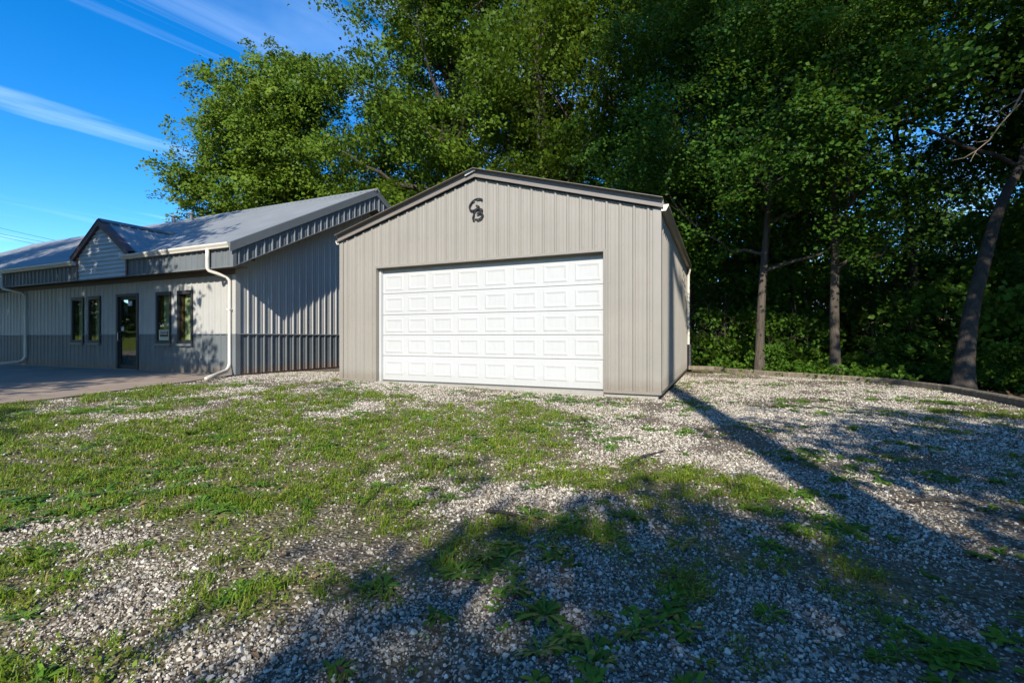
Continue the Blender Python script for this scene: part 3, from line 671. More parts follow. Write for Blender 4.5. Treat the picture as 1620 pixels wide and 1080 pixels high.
# roof sheets on both slopes
hs_ = 0.531; hcs = 1 / math.sqrt(1 + hs_ ** 2); hsn = hs_ * hcs; rl = (RY + 0.6) / hcs
wall('roof_panel', M['roof'], h, (XR, -0.6, 3.14), -EX, (0, hcs, hsn), (0, -hsn, hcs), 0.0, XR - HW + 0.3, K(0), K(rl), holes=[(XR - DMX[1] - 0.07, XR - DMX[0] + 0.07, -1, 0.17)])
wall('roof_panel', M['roof'], h, (XR, 2 * RY + 0.6, 3.14), -EX, (0, -hcs, hsn), (0, hsn, hcs), 0.0, XR - HW + 0.3, K(0), K(rl), minor=False)
rz = zroof(RY)
MB().prism([(-0.17, -0.17 * hs_ + 0.02), (-0.03, 0.03), (0.03, 0.03), (0.17, -0.17 * hs_ + 0.02), (0.17, -0.17 * hs_ + 0.03), (0.03, 0.045), (-0.03, 0.045), (-0.17, -0.17 * hs_ + 0.03)], (HW - 0.3, RY, rz), (XR + 0.06, RY, rz), EY, EZ).obj('ridge_cap', M['roof'], h)
MB().prism([(-0.10, -0.10 * hs_ - 0.01), (0, 0.018), (0.10, -0.10 * hs_ - 0.01), (0.10, -0.10 * hs_ + 0.022), (0, 0.045), (-0.10, -0.10 * hs_ + 0.022)], (XR + 0.061, RY, rz), (XR + 0.068, RY, rz), EY, EZ).obj('ridge_end_piece', M['white'], h)  # white end piece, paints in the bright highlight at the ridge end
# gutters
for a, b in ((-7.20, XR - 0.02), (HW, -9.66)):
    gutter('gutter', M['cream'], h, (a, EYF - 0.027, 3.055), (b, EYF - 0.027, 3.055), -EY, w=0.125, h=0.115)
# downspouts
def downspout(xo, xw, turn):
    y0 = EYF - 0.09; yw = HY - 0.075
    P = [(xo, y0, 3.07), (xo, y0, 2.62), (xo + (xw - xo) * 0.08, y0 + 0.02, 2.55), (xo + (xw - xo) * 0.85, yw - 0.05, 2.43), (xw, yw, 2.34), (xw, yw, 0.30), (xw + turn[0] * 0.05, yw + turn[1] * 0.05, 0.20), (xw + turn[0] * 0.16, yw + turn[1] * 0.16, 0.135), (xw + turn[0], yw + turn[1], 0.045)]
    Q = [np.array(P[0])]
    for i in range(1, len(P)): Q += [np.array(P[i - 1]) * (1 - f) + np.array(P[i]) * f for f in (0.5, 1)]
    o = MB().tube(Q, 0.046, 10, squash=0.8).obj('downspout', M['cream'], h, smooth=True)
    MB().box(xw - 0.06, xw + 0.06, yw - 0.043, HY - 0.02, 1.62, 1.645).obj('bracket', M['cream'], o)
downspout(-3.63, -3.385, (0.88, -1.15))
downspout(-14.1, -13.55, (-0.5, -0.95))
# dormer
DA = (-8.40, 4.27); dsl = 0.68; dyf = EYF - 0.002
dz = lambda x, top: top - dsl * abs(x - DA[0])
dorm = MB().add([(DMX[0], EYF + 0.02, SOF), (DMX[1], EYF + 0.02, SOF), (DMX[1], EYF + 0.02, dz(DMX[1], 4.10)), (DA[0], EYF + 0.02, 4.10), (DMX[0], EYF + 0.02, dz(DMX[0], 4.10)),
                (DMX[0], EYF + 0.05, SOF), (DMX[1], EYF + 0.05, SOF), (DMX[1], EYF + 0.05, dz(DMX[1], 4.10)), (DA[0], EYF + 0.05, 4.10), (DMX[0], EYF + 0.05, dz(DMX[0], 4.10))],
               [[0, 1, 2, 3, 4], [9, 8, 7, 6, 5], [0, 5, 6, 1], [1, 6, 7, 2], [2, 7, 8, 3], [3, 8, 9, 4], [4, 9, 5, 0]]).obj('dormer', M['lap'], h)
z = SOF + 0.004; bh = 0.116
while z < 4.04:
    z1 = min(z + bh, 4.07)
    def lim(zz): return (max(DMX[0] + 0.002, DA[0] - (4.09 - zz) / dsl), min(DMX[1] - 0.002, DA[0] + (4.09 - zz) / dsl))
    (a0, b0), (a1, b1) = lim(z), lim(z1)
    MB().hexa([(a0, EYF - 0.026, z), (b0, EYF - 0.026, z), (b0, EYF + 0.018, z), (a0, EYF + 0.018, z), (a1, EYF - 0.001, z1 + 0.0), (b1, EYF - 0.001, z1), (b1, EYF + 0.018, z1), (a1, EYF + 0.018, z1)]).obj('lap_board', M['lap'], dorm)
    z += bh
for x in (DMX[0] - 0.035, DMX[1] + 0.035):
    MB().box(x - 0.034, x + 0.034, EYF - 0.035, EYF + 0.02, SOF - 0.024, dz(x, 4.10)).obj('side_trim', M['plum'], dorm)
yd = EYF - 0.085
for sgn in (-1, 1):
    xe = DA[0] + sgn * 1.46
    def bar(z0, z1, ya, yb, nm, mm):
        P = [(DA[0], ya, DA[1] + z0), (xe, ya, dz(xe, DA[1]) + z0), (xe, yb, dz(xe, DA[1]) + z0), (DA[0], yb, DA[1] + z0), (DA[0], ya, DA[1] + z1), (xe, ya, dz(xe, DA[1]) + z1), (xe, yb, dz(xe, DA[1]) + z1), (DA[0], yb, DA[1] + z1)]
        if sgn < 0: P = [P[1], P[0], P[3], P[2], P[5], P[4], P[7], P[6]]
        MB().hexa(P).obj(nm, M[mm], dorm)
    bar(-0.165, 0.0, yd, yd + 0.03, 'barge_board', 'plum')
    bar(0.001, 0.012, yd - 0.012, yd + 0.19, 'rake_trim', 'plum')
    bar(-0.17, -0.155, yd + 0.031, EYF + 0.018, 'dormer_soffit', 'plum')
    U = np.array([-sgn * 1.0, 0, dsl]) / math.hypot(1, dsl); Nn = np.array([sgn * dsl, 0, 1.0]) / math.hypot(1, dsl)
    # roof sheet of the dormer, cut where it meets the main roof
    def ymeet(x): return (dz(x, DA[1]) - 3.14) / 0.531 - 0.6
    LL = 1.46 * math.hypot(1, dsl)
    xs_at = lambda zz: xe - sgn * zz / math.hypot(1, dsl)
    for a in np.arange(yd + 0.15, 1.6, 0.9144):
        b = min(a + 0.9144, 1.62)
        zlow = lambda s: max(0.0, min(LL, ((0.531 * (s + 0.6) + 3.14) - dz(xe, DA[1])) / dsl * math.hypot(1, dsl) - 0.03))
        sheet('roof_panel', M['roof'], dorm, (xe, 0, dz(xe, DA[1]) - 0.002), EY, U, Nn, float(a), float(b), zlow, K(LL), phase=yd + 0.25, minor=False)
    Pv = [(x_, ymeet(x_), dz(x_, DA[1])) for x_ in (xe, DA[0])]
    MB().tube([(p[0] + sgn * 0.03, p[1], p[2] + 0.012) for p in Pv], 0.035, 6, squash=0.4).obj('valley_flashing', M['roof'], dorm)
MB().prism([(-0.14, -0.14 * dsl + 0.03), (0, 0.03), (0.14, -0.14 * dsl + 0.03), (0.14, -0.14 * dsl + 0.04), (0, 0.045), (-0.14, -0.14 * dsl + 0.04)], (DA[0], yd + 0.02, DA[1]), (DA[0], 1.55, DA[1]), EX, EZ).obj('ridge_cap', M['slate_trim'], dorm)
# roof vents
for x in (-13.25, -12.1):
    v_ = MB().tube([(x, RY - 0.25, rz - 0.2), (x, RY - 0.25, rz + 0.12)], 0.06, 10).obj('roof_vent', M['slate_trim'], h)
    MB().tube([(x, RY - 0.25, rz + 0.12), (x, RY - 0.25, rz + 0.135), (x, RY - 0.25, rz + 0.20), (x, RY - 0.25, rz + 0.215)], [0.10, 0.11, 0.10, 0.03], 10).obj('cap', M['slate_trim'], v_)
MB().box(HX + 0.05, HX + 0.12, 0.22, 0.30, zsoff(0.25) - 0.13, zsoff(0.25) - 0.03).obj('soffit_lamp', M['black'], h)

# ------------------------------------------------------------------ landscape timbers
tpts = [(TB[1], TB[2], 'far'), (TB[2], TB[3], ''), (TB[3], TB[4], ''), (TB[4], TB[5], ''), (TB[5], TB[6], ''), (TB[6], TB[7], ''), (TB[7], TB[8], ''), (TB[8], TB[9], '')]
tl = ['weathered timber edging the gravel nearest the back of the garage', 'weathered edging timber in front of the pale slender trunk', 'short edging timber between the two slender pale trunks',
      'curved run edging timber in front of the dark woods', 'edging timber at the foot of the big leaning tree', 'edging timber right of the leaning tree at the gravel edge', 'edging timber at the right end of the border', 'edging timber beyond the right end of the border']
for (a, b, _), lab in zip(tpts, tl):
    a, b = np.array(a), np.array(b); d = (b - a); L = np.linalg.norm(d); d /= L; n = np.array([-d[1], d[0]])
    za, zb_ = float(gz(*a)), float(gz(*b)); hh = 0.125; ww = 0.062
    t0, t1 = a + d * 0.006, b - d * 0.006; ch = 0.02
    prof = [(-ww, -0.05), (ww, -0.05), (ww, hh - ch), (ww - ch, hh), (-ww + ch, hh), (-ww, hh - ch)]
    m = MB(); V = []
    for P, z in ((t0, za), ((t0 + t1) / 2, (za + zb_) / 2 + random.uniform(-0.006, 0.006)), (t1, zb_)):
        V += [(P[0] + n[0] * q, P[1] + n[1] * q, z + r_ + random.uniform(-0.003, 0.003)) for q, r_ in prof]
    F = [[i * 6 + j, i * 6 + (j + 1) % 6, i * 6 + 6 + (j + 1) % 6, i * 6 + 6 + j] for i in (0, 1) for j in range(6)] + [list(range(6))[::-1], list(range(12, 18))]
    m.add(V, F); o = m.obj('landscape_timber', M['timber'], None, base=(t0[0], t0[1], za)); setp(o, lab, 'timber', 'timbers edging the gravel')
b0 = on_ground(1107, 588)
m = MB().box(b0[0] - 0.32, b0[0] + 0.36, b0[1] + 0.5, b0[1] + 0.62, 0.02, 0.13, 0.015); o = m.obj('timber_block', M['timber'], None, base=(b0[0], b0[1] + 0.56, 0)); setp(o, 'short loose timber block beside the black drain pipe', 'timber')

# ------------------------------------------------------------------ trees
def leaf_cloud(C, rs, per, size, spread, flat, outward=None, droop=0.3):
    n = len(C); k = n * per
    P = np.repeat(C, per, 0); off = np.clip(rs.randn(k, 3), -1.7, 1.7) * np.array([spread, spread, spread * flat]) * np.repeat(rs.uniform(0.6, 1.35, n), per)[:, None]
    tilt = np.repeat(rs.randn(n, 2) * 0.35, per, 0)
    off[:, 2] += off[:, 0] * tilt[:, 0] + off[:, 1] * tilt[:, 1] - droop * (off[:, 0] ** 2 + off[:, 1] ** 2) / spread
    P = P + off
    nrm = rs.randn(k, 3) * 0.46 + np.repeat(rs.randn(n, 3) * 0.48, per, 0); nrm[:, 2] += 0.75; nrm[:, 0] += 0.6 * SX; nrm[:, 1] += 0.6 * SY
    nrm /= np.linalg.norm(nrm, axis=1)[:, None]
    ax = rs.randn(k, 3); ax[:, 2] -= 0.35; ax -= nrm * (ax * nrm).sum(1)[:, None]; ax /= np.linalg.norm(ax, axis=1)[:, None]
    sd = np.cross(nrm, ax); L = size * rs.uniform(0.65, 1.35, k)[:, None]; W = L * rs.uniform(0.34, 0.48, k)[:, None]
    V = np.empty((k, 4, 3)); V[:, 0] = P - ax * L * 0.5; V[:, 2] = P + ax * L * 0.5
    V[:, 1] = P + sd * W + nrm * W * 0.35 - ax * L * 0.06; V[:, 3] = P - sd * W + nrm * W * 0.35 - ax * L * 0.06
    F = np.arange(k * 4).reshape(k, 4)
    v = np.clip(np.repeat(rs.rand(n), per) * 0.55 + rs.rand(k) * 0.45, 0, 1)
    return V.reshape(-1, 3), F, np.repeat(v, 4)
def crown_points(lobes, n, rs, inner=0.45, bough=0.8):
    lob = np.array(lobes, float); vol = (lob[:, 3] * lob[:, 4] * lob[:, 5]) ** 0.75; pk = rs.choice(len(lob), n, p=vol / vol.sum())
    d = rs.randn(n, 3); d /= np.linalg.norm(d, axis=1)[:, None]
    bump_ = 0.80 + 0.42 * fbm(d[:, 0] * 2.2 + pk * 7.1 + 3 * d[:, 2], d[:, 1] * 2.2 + 5.3 * pk, 3)
    r_ = (inner + (1 - inner) * rs.rand(n) ** 0.55) * bump_
    C_ = lob[pk, :3] + d * lob[pk, 3:6] * r_[:, None]; nb = max(6, n // 11); bi = rs.randint(0, nb, n)
    return C_[:nb][bi] + np.clip(rs.randn(n, 3), -1.6, 1.6) * (bough * rs.uniform(0.6, 1.3, nb)[bi])[:, None] * np.array([1, 1, 0.42]), pk
def tree_meshes(seed, trunk, tr, lobes, ncl, per, size, spread, flat=0.5, leaf='leaf_mid', bark='bark', limbs=1.0, inner=0.45, twigs=160, bough=0.8):
    rs = np.random.RandomState(seed); trunk = np.array(trunk, float)
    P = []                                      # smooth trunk path
    n = len(trunk)
    for q in np.linspace(0, n - 1, (n - 1) * 5 + 1):
        i = min(int(q), n - 2); f = q - i; p0, p1, p2, p3 = trunk[max(i - 1, 0)], trunk[i], trunk[i + 1], trunk[min(i + 2, n - 1)]
        P.append(0.5 * ((2 * p1) + (-p0 + p2) * f + (2 * p0 - 5 * p1 + 4 * p2 - p3) * f ** 2 + (-p0 + 3 * p1 - 3 * p2 + p3) * f ** 3))
    P = np.array(P); hfrac = np.linspace(0, 1, len(P))
    rad = tr * (1 - 0.72 * hfrac) * (1 + 0.55 * np.exp(-(P[:, 2] - P[0, 2]) / (tr * 2.2)))
    wood = MB(); wood.tube(P, rad, 12)
    nodes = [P[len(P) // 3:]]; nrad = [rad[len(P) // 3:]]
    C, pk = crown_points(lobes, ncl, rs, inner, bough)
    lob = np.array(lobes, float)
    for li in range(len(lob)):
        for j in range(max(1, int(round(limbs * 2)))):
            tgt = lob[li, :3] + rs.randn(3) * lob[li, 3:6] * 0.33
            cand = [i for i in range(len(P)) if P[i, 2] < tgt[2] - 0.4 and hfrac[i] > 0.25]
            i0 = cand[int(len(cand) * rs.uniform(0.45, 0.98))] if cand else len(P) // 2
            a = P[i0]; mid = a * 0.5 + tgt * 0.5 + np.array([0, 0, -0.10 * np.linalg.norm(tgt - a)]) + rs.randn(3) * 0.3
            tt = np.linspace(0, 1, 9)[:, None]; Q = (1 - tt) ** 2 * a + 2 * tt * (1 - tt) * mid + tt ** 2 * tgt; Q[1:-1] += rs.randn(7, 3) * 0.08
            r0 = min(rad[i0] * 0.62, tr * 0.5); rr = r0 * (1 - 0.82 * tt[:, 0]); wood.tube(Q, rr, 7, cap=False); nodes.append(Q[2:]); nrad.append(rr[2:])
    NN = np.concatenate(nodes); NR = np.concatenate(nrad)
    for i in rs.choice(len(C), min(twigs, len(C)), replace=False):
        dd = np.linalg.norm(NN - C[i], axis=1) + 0.6 * np.maximum(0, NN[:, 2] - C[i][2]); j = int(np.argmin(dd))
        a = NN[j]; b = C[i]; md = (a + b) / 2 + rs.randn(3) * 0.15 * np.linalg.norm(b - a) + np.array([0, 0, 0.05])
        tt = np.linspace(0, 1, 5)[:, None]; Q = (1 - tt) ** 2 * a + 2 * tt * (1 - tt) * md + tt ** 2 * b
        r0 = min(NR[j] * 0.6, 0.035); wood.tube(Q, r0 * (1 - 0.75 * tt[:, 0]), 4, cap=False)
    wm_ = D.meshes.new('trunk'); wm_.from_pydata(wood.V, [], wood.F); wm_.materials.append(M[bark]); wm_.polygons.foreach_set('use_smooth', [True] * len(wm_.polygons))
    LV, LF, lv = leaf_cloud(C, rs, per, size, spread, flat)
    cm = D.meshes.new('crown'); fast_mesh(cm, LV, LF); cm.materials.append(M[leaf])
    at = cm.attributes.new('v', 'FLOAT', 'POINT'); at.data.foreach_set('value', lv.astype(np.float32))
    return wm_, cm
def place_tree(name, loc, rotz, scale, meshes, label, cat='tree', group=None):
    loc = (loc[0], loc[1], float(gz(loc[0], loc[1])) - 0.05 if len(loc) < 3 else loc[2])
    r_ = thing(name, loc, label, cat, group); r_.rotation_euler = (0, 0, rotz); r_.scale = (scale,) * 3
    for nm, me in zip(('trunk', 'crown'), meshes):
        o = D.objects.new(nm, me); COL.objects.link(o); o.parent = r_
    return r_
def lobes_ball(rs, H0, H1, rad, n, top=0.55):
    out = []
    for i in range(n):
        f = (i + 0.5) / n; z = H0 + (H1 - H0) * f
        prof = math.sin(math.pi * min(1, 0.16 + 0.84 * f) ** 0.8) ** 0.6 if f < 1 else 0.3
        a = i * 2.399 + rs.uniform(-0.4, 0.4); rr = rad * prof * rs.uniform(0.40, 0.72)
        s = rad * rs.uniform(0.30, 0.46) * (0.75 + 0.4 * prof)
        out.append((math.cos(a) * rr, math.sin(a) * rr, z, s * 1.15, s * 1.15, s * 0.8))
    out.append((0, 0, H0 + (H1 - H0) * 0.55, rad * 0.55, rad * 0.55, (H1 - H0) * 0.33))
    return out
def straight(rs, Hh, lean=(0, 0), wob=0.12, n=6):
    return [(lean[0] * f + rs.randn() * wob * (f > 0), lean[1] * f + rs.randn() * wob * (f > 0), Hh * f) for f in np.linspace(0, 1, n)]
rs = np.random.RandomState(5)
# the bright tree behind the house
tA = tree_meshes(21, [(0, 0, 0), (0.15, 0, 4), (-0.2, 0.1, 8), (0.3, 0, 12), (0.1, 0.1, 16)], 0.34, lobes_ball(rs, 6.5, 17.2, 5.0, 15), 2300, 52, 0.16, 0.29, 0.6, 'leaf_sun', twigs=300)
place_tree('broadleaf_tree', (-15.6, 11.5), 0.4, 0.98, tA, 'sunlit olive green tree behind the house roof, leftmost against the sky')
tB = tree_meshes(22, [(0, 0, 0), (-0.2, 0.2, 5), (0.3, 0, 11), (0, 0.2, 17), (0.3, 0, 23)], 0.46, lobes_ball(rs, 5.0, 24.5, 6.6, 22), 2900, 50, 0.16, 0.31, 0.6, 'leaf_sun', twigs=420)
place_tree('broadleaf_tree', (-5.0, 13.0), 1.2, 1.0, tB, 'tallest sunlit tree rising out of frame behind the garage ridge')
tC = tree_meshes(23, straight(rs, 15), 0.26, lobes_ball(rs, 3.5, 16.5, 4.2, 14), 1000, 50, 0.15, 0.36, 0.6, 'leaf_mid', twigs=200)
place_tree('broadleaf_tree', (-11.6, 15.5), 2.2, 0.85, tC, 'sunlit tree filling the gap between the two big trees')
place_tree('broadleaf_tree', (0.8, 10.8), 4.0, 0.98, tC, 'leafy tree close behind the garage roof peak')
tD = tree_meshes(24, straight(rs, 19, (0.6, 0.4)), 0.24, lobes_ball(rs, 6.0, 21, 4.6, 16), 1050, 50, 0.15, 0.38, 0.5, 'leaf_mid', 'bark_dark', twigs=220)
place_tree('broadleaf_tree', (4.4, 12.6), 0.7, 1.05, tD, 'tall shaded tree behind the right slope of the garage roof')
# maple type with low layered sprays
tM = tree_meshes(25, straight(rs, 13, (0.3, -0.4), 0.15), 0.17, lobes_ball(rs, 1.8, 14.5, 3.7, 18), 1100, 64, 0.10, 0.34, 0.3, 'leaf_maple', 'bark_dark', twigs=260)
place_tree('maple_tree', (6.6, 10.2), 0.3, 1.0, tM, 'dark maple with low layered branches just behind the garage corner')
place_tree('maple_tree', (9.2, 12.6), 2.0, 1.1, tM, 'dark maple deep in the woods behind the slender trunks')
place_tree('maple_tree', (17.2, 9.0), 3.3, 1.05, tM, 'dark maple at the right edge of the woods')
place_tree('maple_tree', (14.6, 13.4), 5.1, 0.55, tM, 'dark maple filling the woods left of the leaning trunk')
# slender trunks at the wood edge
t1 = tree_meshes(26, [(0, 0, 0), (0.05, 0, 2), (0.22, 0.05, 4.6), (0.4, 0.1, 8), (0.4, 0.3, 13)], 0.125, lobes_ball(rs, 3.3, 15.5, 3.3, 14), 900, 70, 0.088, 0.33, 0.35, 'leaf_maple', 'bark', twigs=160, limbs=0.5)
place_tree('slender_tree', tuple(on_ground(1201, 588)[:2]), 0.0, 1.0, t1, 'slender tree with pale grey trunk nearest the garage corner')
t2 = tree_meshes(27, [(0, 0, 0), (-0.03, 0, 2), (0.0, 0.02, 4.6), (-0.1, 0.1, 8), (0.2, 0.1, 13.5)], 0.13, lobes_ball(rs, 3.5, 16.5, 3.5, 14), 900, 70, 0.088, 0.33, 0.35, 'leaf_maple', 'bark', twigs=160, limbs=0.5)
place_tree('slender_tree', tuple(on_ground(1322, 590)[:2]), 0.0, 1.0, t2, 'straight slender tree in the middle of the woods edge')
t3b = np.array([11.98, 3.93, 0.0]); path = [(1523, 610), (1527, 545), (1538, 470), (1556, 400), (1577, 325), (1606, 262), (1650, 190), (1720, 90), (1790, -30)]
t3p = [at_depth(u, v, 9.10 + 0.25 * i) - t3b for i, (u, v) in enumerate(path)]; t3p[0][2] = 0
e3 = t3p[-1]
t3 = tree_meshes(28, t3p, 0.16, [(e3[0] * f + rs.randn() * 1.2, e3[1] * f + rs.randn() * 1.2, e3[2] * f + q, 1.9, 1.9, 1.3) for f, q in ((0.75, 1.5), (0.9, 0.5), (1.0, 1.2), (1.1, 2.6), (1.0, 3.5), (0.8, 3.0))] + [(-0.5, 1.5, 8.0, 2.2, 1.8, 1.0), (-1.8, 0.8, 8.8, 1.8, 1.8, 1.0)], 800, 70, 0.082, 0.33, 0.35, 'leaf_maple', 'bark_dark', twigs=120)
lean = place_tree('leaning_tree', tuple(t3b[:2]), 0.0, 1.0, t3, 'thick dark trunk leaning right beside the timber border')
# dead bare branch hanging from the leaning tree
m = MB(); rs2 = np.random.RandomState(3); kD = 8.6
main = [at_depth(u, v, kD) for u, v in ((1640, 118), (1618, 145), (1600, 178), (1582, 198), (1565, 222), (1545, 238), (1525, 250), (1506, 254))]
m.tube(main, np.linspace(0.016, 0.003, len(main)), 5)
for (u, v), tgts in (((1595, 185), ((1572, 170), (1560, 188), (1558, 196))), ((1582, 198), ((1562, 205), (1570, 190))), ((1600, 178), ((1618, 160), (1622, 150))), ((1565, 222), ((1548, 225), (1541, 223))), ((1545, 238), ((1538, 250), (1535, 256))), ((1540, 240), ((1552, 248),)), ((1610, 158), ((1585, 172), (1578, 180)))):
    m.tube([at_depth(u, v, kD)] + [at_depth(a, b, kD + rs2.uniform(-0.15, 0.15)) for a, b in tgts], np.linspace(0.007, 0.0025, len(tgts) + 1), 4)
dbo = m.obj('dead_branch', M['dead_wood'], lean); dbo['label'] = 'bare pale dead branch'
# more trunks and crowns inside the wood
tE = tree_meshes(29, straight(rs, 16, (0.8, 0.2), 0.2), 0.11, lobes_ball(rs, 5.5, 18, 3.9, 14), 720, 52, 0.125, 0.38, 0.4, 'leaf_maple', 'bark_dark', twigs=150)
spots = [((10.1, 11.7), 0.2, 0.95, 'dark thin tree standing behind the pale slender trunk'), ((13.2, 10.6), 2.6, 1.1, 'dark tree in the middle depth of the woods'),
         ((8.3, 17.0), 3.9, 1.15, 'tall dark tree far behind the garage corner'), ((15.2, 6.2), 4.4, 1.0, 'dark tree right of the leaning trunk')]
for p, a, s, lab in spots: place_tree('woodland_tree', p, a, s, tE, lab, 'tree', 'dark trees of the woods')
# low understory shrubs and saplings
tS = tree_meshes(30, [(0, 0, 0), (0.05, 0.02, 0.5), (0.02, 0.06, 1.0), (0.1, 0, 1.6)], 0.022, [(0, 0, 0.9, 0.75, 0.75, 0.5), (0.35, 0.2, 1.35, 0.6, 0.6, 0.32), (-0.3, -0.15, 1.2, 0.6, 0.55, 0.3), (0.05, 0, 1.75, 0.45, 0.45, 0.25), (-0.1, 0.3, 0.45, 0.6, 0.6, 0.3)], 90, 26, 0.085, 0.17, 0.35, 'leaf_bright', 'bark_dark', twigs=40, bough=0.14)
shr = [((8.95, 7.0), 0, 0.7, 'bright leafy shrub at the foot of the pale slender trunk'), ((7.9, 8.2), 2, 1.5, 'sapling catching light just right of the garage'), ((9.8, 8.6), 3, 1.35, 'leafy sapling behind the first timbers'),
       ((13.3, 4.6), 4, 0.8, 'low shrub right of the leaning trunk'), ((14.4, 5.4), 5, 1.7, 'tall leafy shrub at the right edge of the woods'), ((11.5, 7.6), 2.5, 0.8, 'small shrub in the shade of the dark woods'), ((7.2, 9.2), 1.5, 1.1, 'shrub in the shade behind the drain pipe'), ((12.6, 8.9), 0.5, 1.9, 'shrub in the deep shade behind the leaning trunk'), ((13.6, 12.0), 1.9, 2.6, 'tall shrub deep in the woods left of the leaning trunk'), ((11.4, 12.5), 3.1, 2.4, 'tall shrub deep in the woods behind the straight slender trunk'), ((15.6, 9.6), 4.2, 2.4, 'tall shrub deep in the woods right of the leaning trunk'), ((9.4, 10.4), 5.6, 1.8, 'tall shrub behind the first slender trunk')]
for p, a, s, lab in shr: place_tree('understory_shrub', p, a, s, tS, lab, 'shrub', 'shrubs of the understory')
# far wood beyond: trees one can just tell apart
tF = tree_meshes(31, straight(rs, 12), 0.25, lobes_ball(rs, 0.8, 15, 5.2, 14), 800, 30, 0.30, 0.7, 0.6, 'leaf_mid', 'bark_dark', twigs=60)
far = [((2, 46), 'far tree behind the garage'), ((11, 50), 'far tree seen under the maple branches'), ((36, 44), 'far tree behind the leaning trunk'), ((46, 40), 'far tree at the right edge of the frame'), ((28, 52), 'far tree behind the brick house'), ((19, 56), 'far tree left of the brick house'), ((22, 24), 'mid distance tree inside the woods'), ((30, 22), 'mid distance tree right of the leaning trunk'), ((5, 27), 'mid distance tree hidden behind the maples'), ((14.5, 21), 'dense mid distance tree behind the straight slender trunk'), ((19.0, 18.0), 'dense mid distance tree between trunk and leaning tree'), ((24.0, 16.0), 'dense mid distance tree at right'), ((11.0, 26.0), 'dense mid distance tree left of the brick house')]
for i, (p, lab) in enumerate(far): place_tree('far_tree', p, i * 1.3, 0.9 + 0.12 * (i % 3) if p[1] > 30 else 0.48 + 0.05 * (i % 3), tF, lab, 'tree', 'trees beyond the woods')
# shade trees standing around the photographer: their shadows lie on the yard, the woods and the house
tH = tree_meshes(32, [(0, 0, 0), (0, 0, 5), (0.0, 0, 10), (0.02, 0, 13.5), (0.3, 0.1, 20)], 0.255, lobes_ball(rs, 16.6, 27, 4.4, 13), 200, 40, 0.22, 0.6, 0.5, 'leaf_mid', 'bark_dark', twigs=80)
tL = tree_meshes(33, straight(rs, 6.5, (0.1, 0), 0.08), 0.13, lobes_ball(rs, 2.6, 8.0, 2.7, 12), 490, 42, 0.15, 0.40, 0.5, 'leaf_mid', 'bark_dark', twigs=90)
tW = tree_meshes(34, straight(rs, 13, (0.2, 0), 0.15), 0.24, lobes_ball(rs, 3.8, 15.5, 4.4, 14), 620, 42, 0.19, 0.52, 0.5, 'leaf_mid', 'bark_dark', twigs=100)
place_tree('shade_tree', (10.30, -12.0), 0.0, 1.0, tH, 'tall straight tree whose trunk shadow crosses the gravel to the garage')
tP = tree_meshes(35, straight(rs, 10, (0.2, 0), 0.15), 0.22, lobes_ball(rs, 2.8, 12.0, 4.5, 15), 850, 46, 0.19, 0.46, 0.5, 'leaf_mid', 'bark_dark', twigs=100)
for i, (p, a, s, me, lab) in enumerate([((11.4, -15.1), 1.0, 0.82, tL, 'low tree whose crown shades the foreground gravel'), ((9.8, -15.6), 4.0, 0.86, tL, 'low tree whose crown shades the bottom left of the gravel'), ((13.7, -13.0), 2.0, 0.95, tL, 'low tree whose crown shades the right foreground'), ((12.1, -10.3), 5.0, 0.80, tL, 'low tree whose crown shades the far right gravel'),
        ((-8.0, -12.6), 0.5, 1.3, tP, 'tree shading the left half of the house front'), ((-15.8, -13.4), 1.7, 1.35, tP, 'tree shading the house west of the dormer'), ((-4.9, -10.4), 2.7, 1.05, tL, 'low tree dappling the windows right of the house door'), ((2.3, -13.2), 0.6, 0.62, tL, 'small tree shading the grass beside the patio'),
        ((18.6, -2.0), 2.6, 1.05, tW, 'tree at the right of the yard shading the woods'), ((21.0, 3.0), 4.0, 1.1, tW, 'wood edge tree right of the frame'), 
        ((18.2, -13.0), 2.2, 1.0, tH, 'tall wood edge tree behind the photographer'), ((22.5, -15.5), 3.2, 1.0, tH, 'tall wood edge tree far behind to the right')]):
    place_tree('shade_tree', p, a, s, me, lab, 'tree', 'trees shading the yard')
# trees across the lawn to the west, seen in the window glass
for i, (p, lab) in enumerate([((-62, -22), 'tree across the lawn reflected in the left windows'), ((-70, -30), 'tree across the lawn reflected in the door'), ((-58, -34), 'tree across the lawn reflected in the right windows')]):
    place_tree('far_tree', p, i * 2.1, 1.3, tF, lab, 'tree', 'trees across the lawn')

# ------------------------------------------------------------------ brick house glimpsed through the wood
bh_ = thing('brick_house', (19, 42, 0), 'brick house glimpsed through the dark woods', 'house')
MB().box(12, 27, 40, 47, -0.3, 3.0).obj('wall', M['brick'], bh_)
MB().prism([(-0.5, 3.0), (3.5, 5.4), (7.5, 3.0), (7.5, 2.85), (3.5, 5.2), (-0.5, 2.85)], (11.5, 40, 0), (27.5, 40, 0), EY, EZ).obj('roof', M['roof'], bh_)
for x in (14, 18.5, 23):
    w_ = MB().box(x, x + 1.5, 39.93, 39.998, 0.9, 2.3).obj('window', M['white'], bh_); MB().box(x + 0.1, x + 1.4, 39.90, 39.928, 1.0, 2.2).obj('pane', M['glass'], w_)

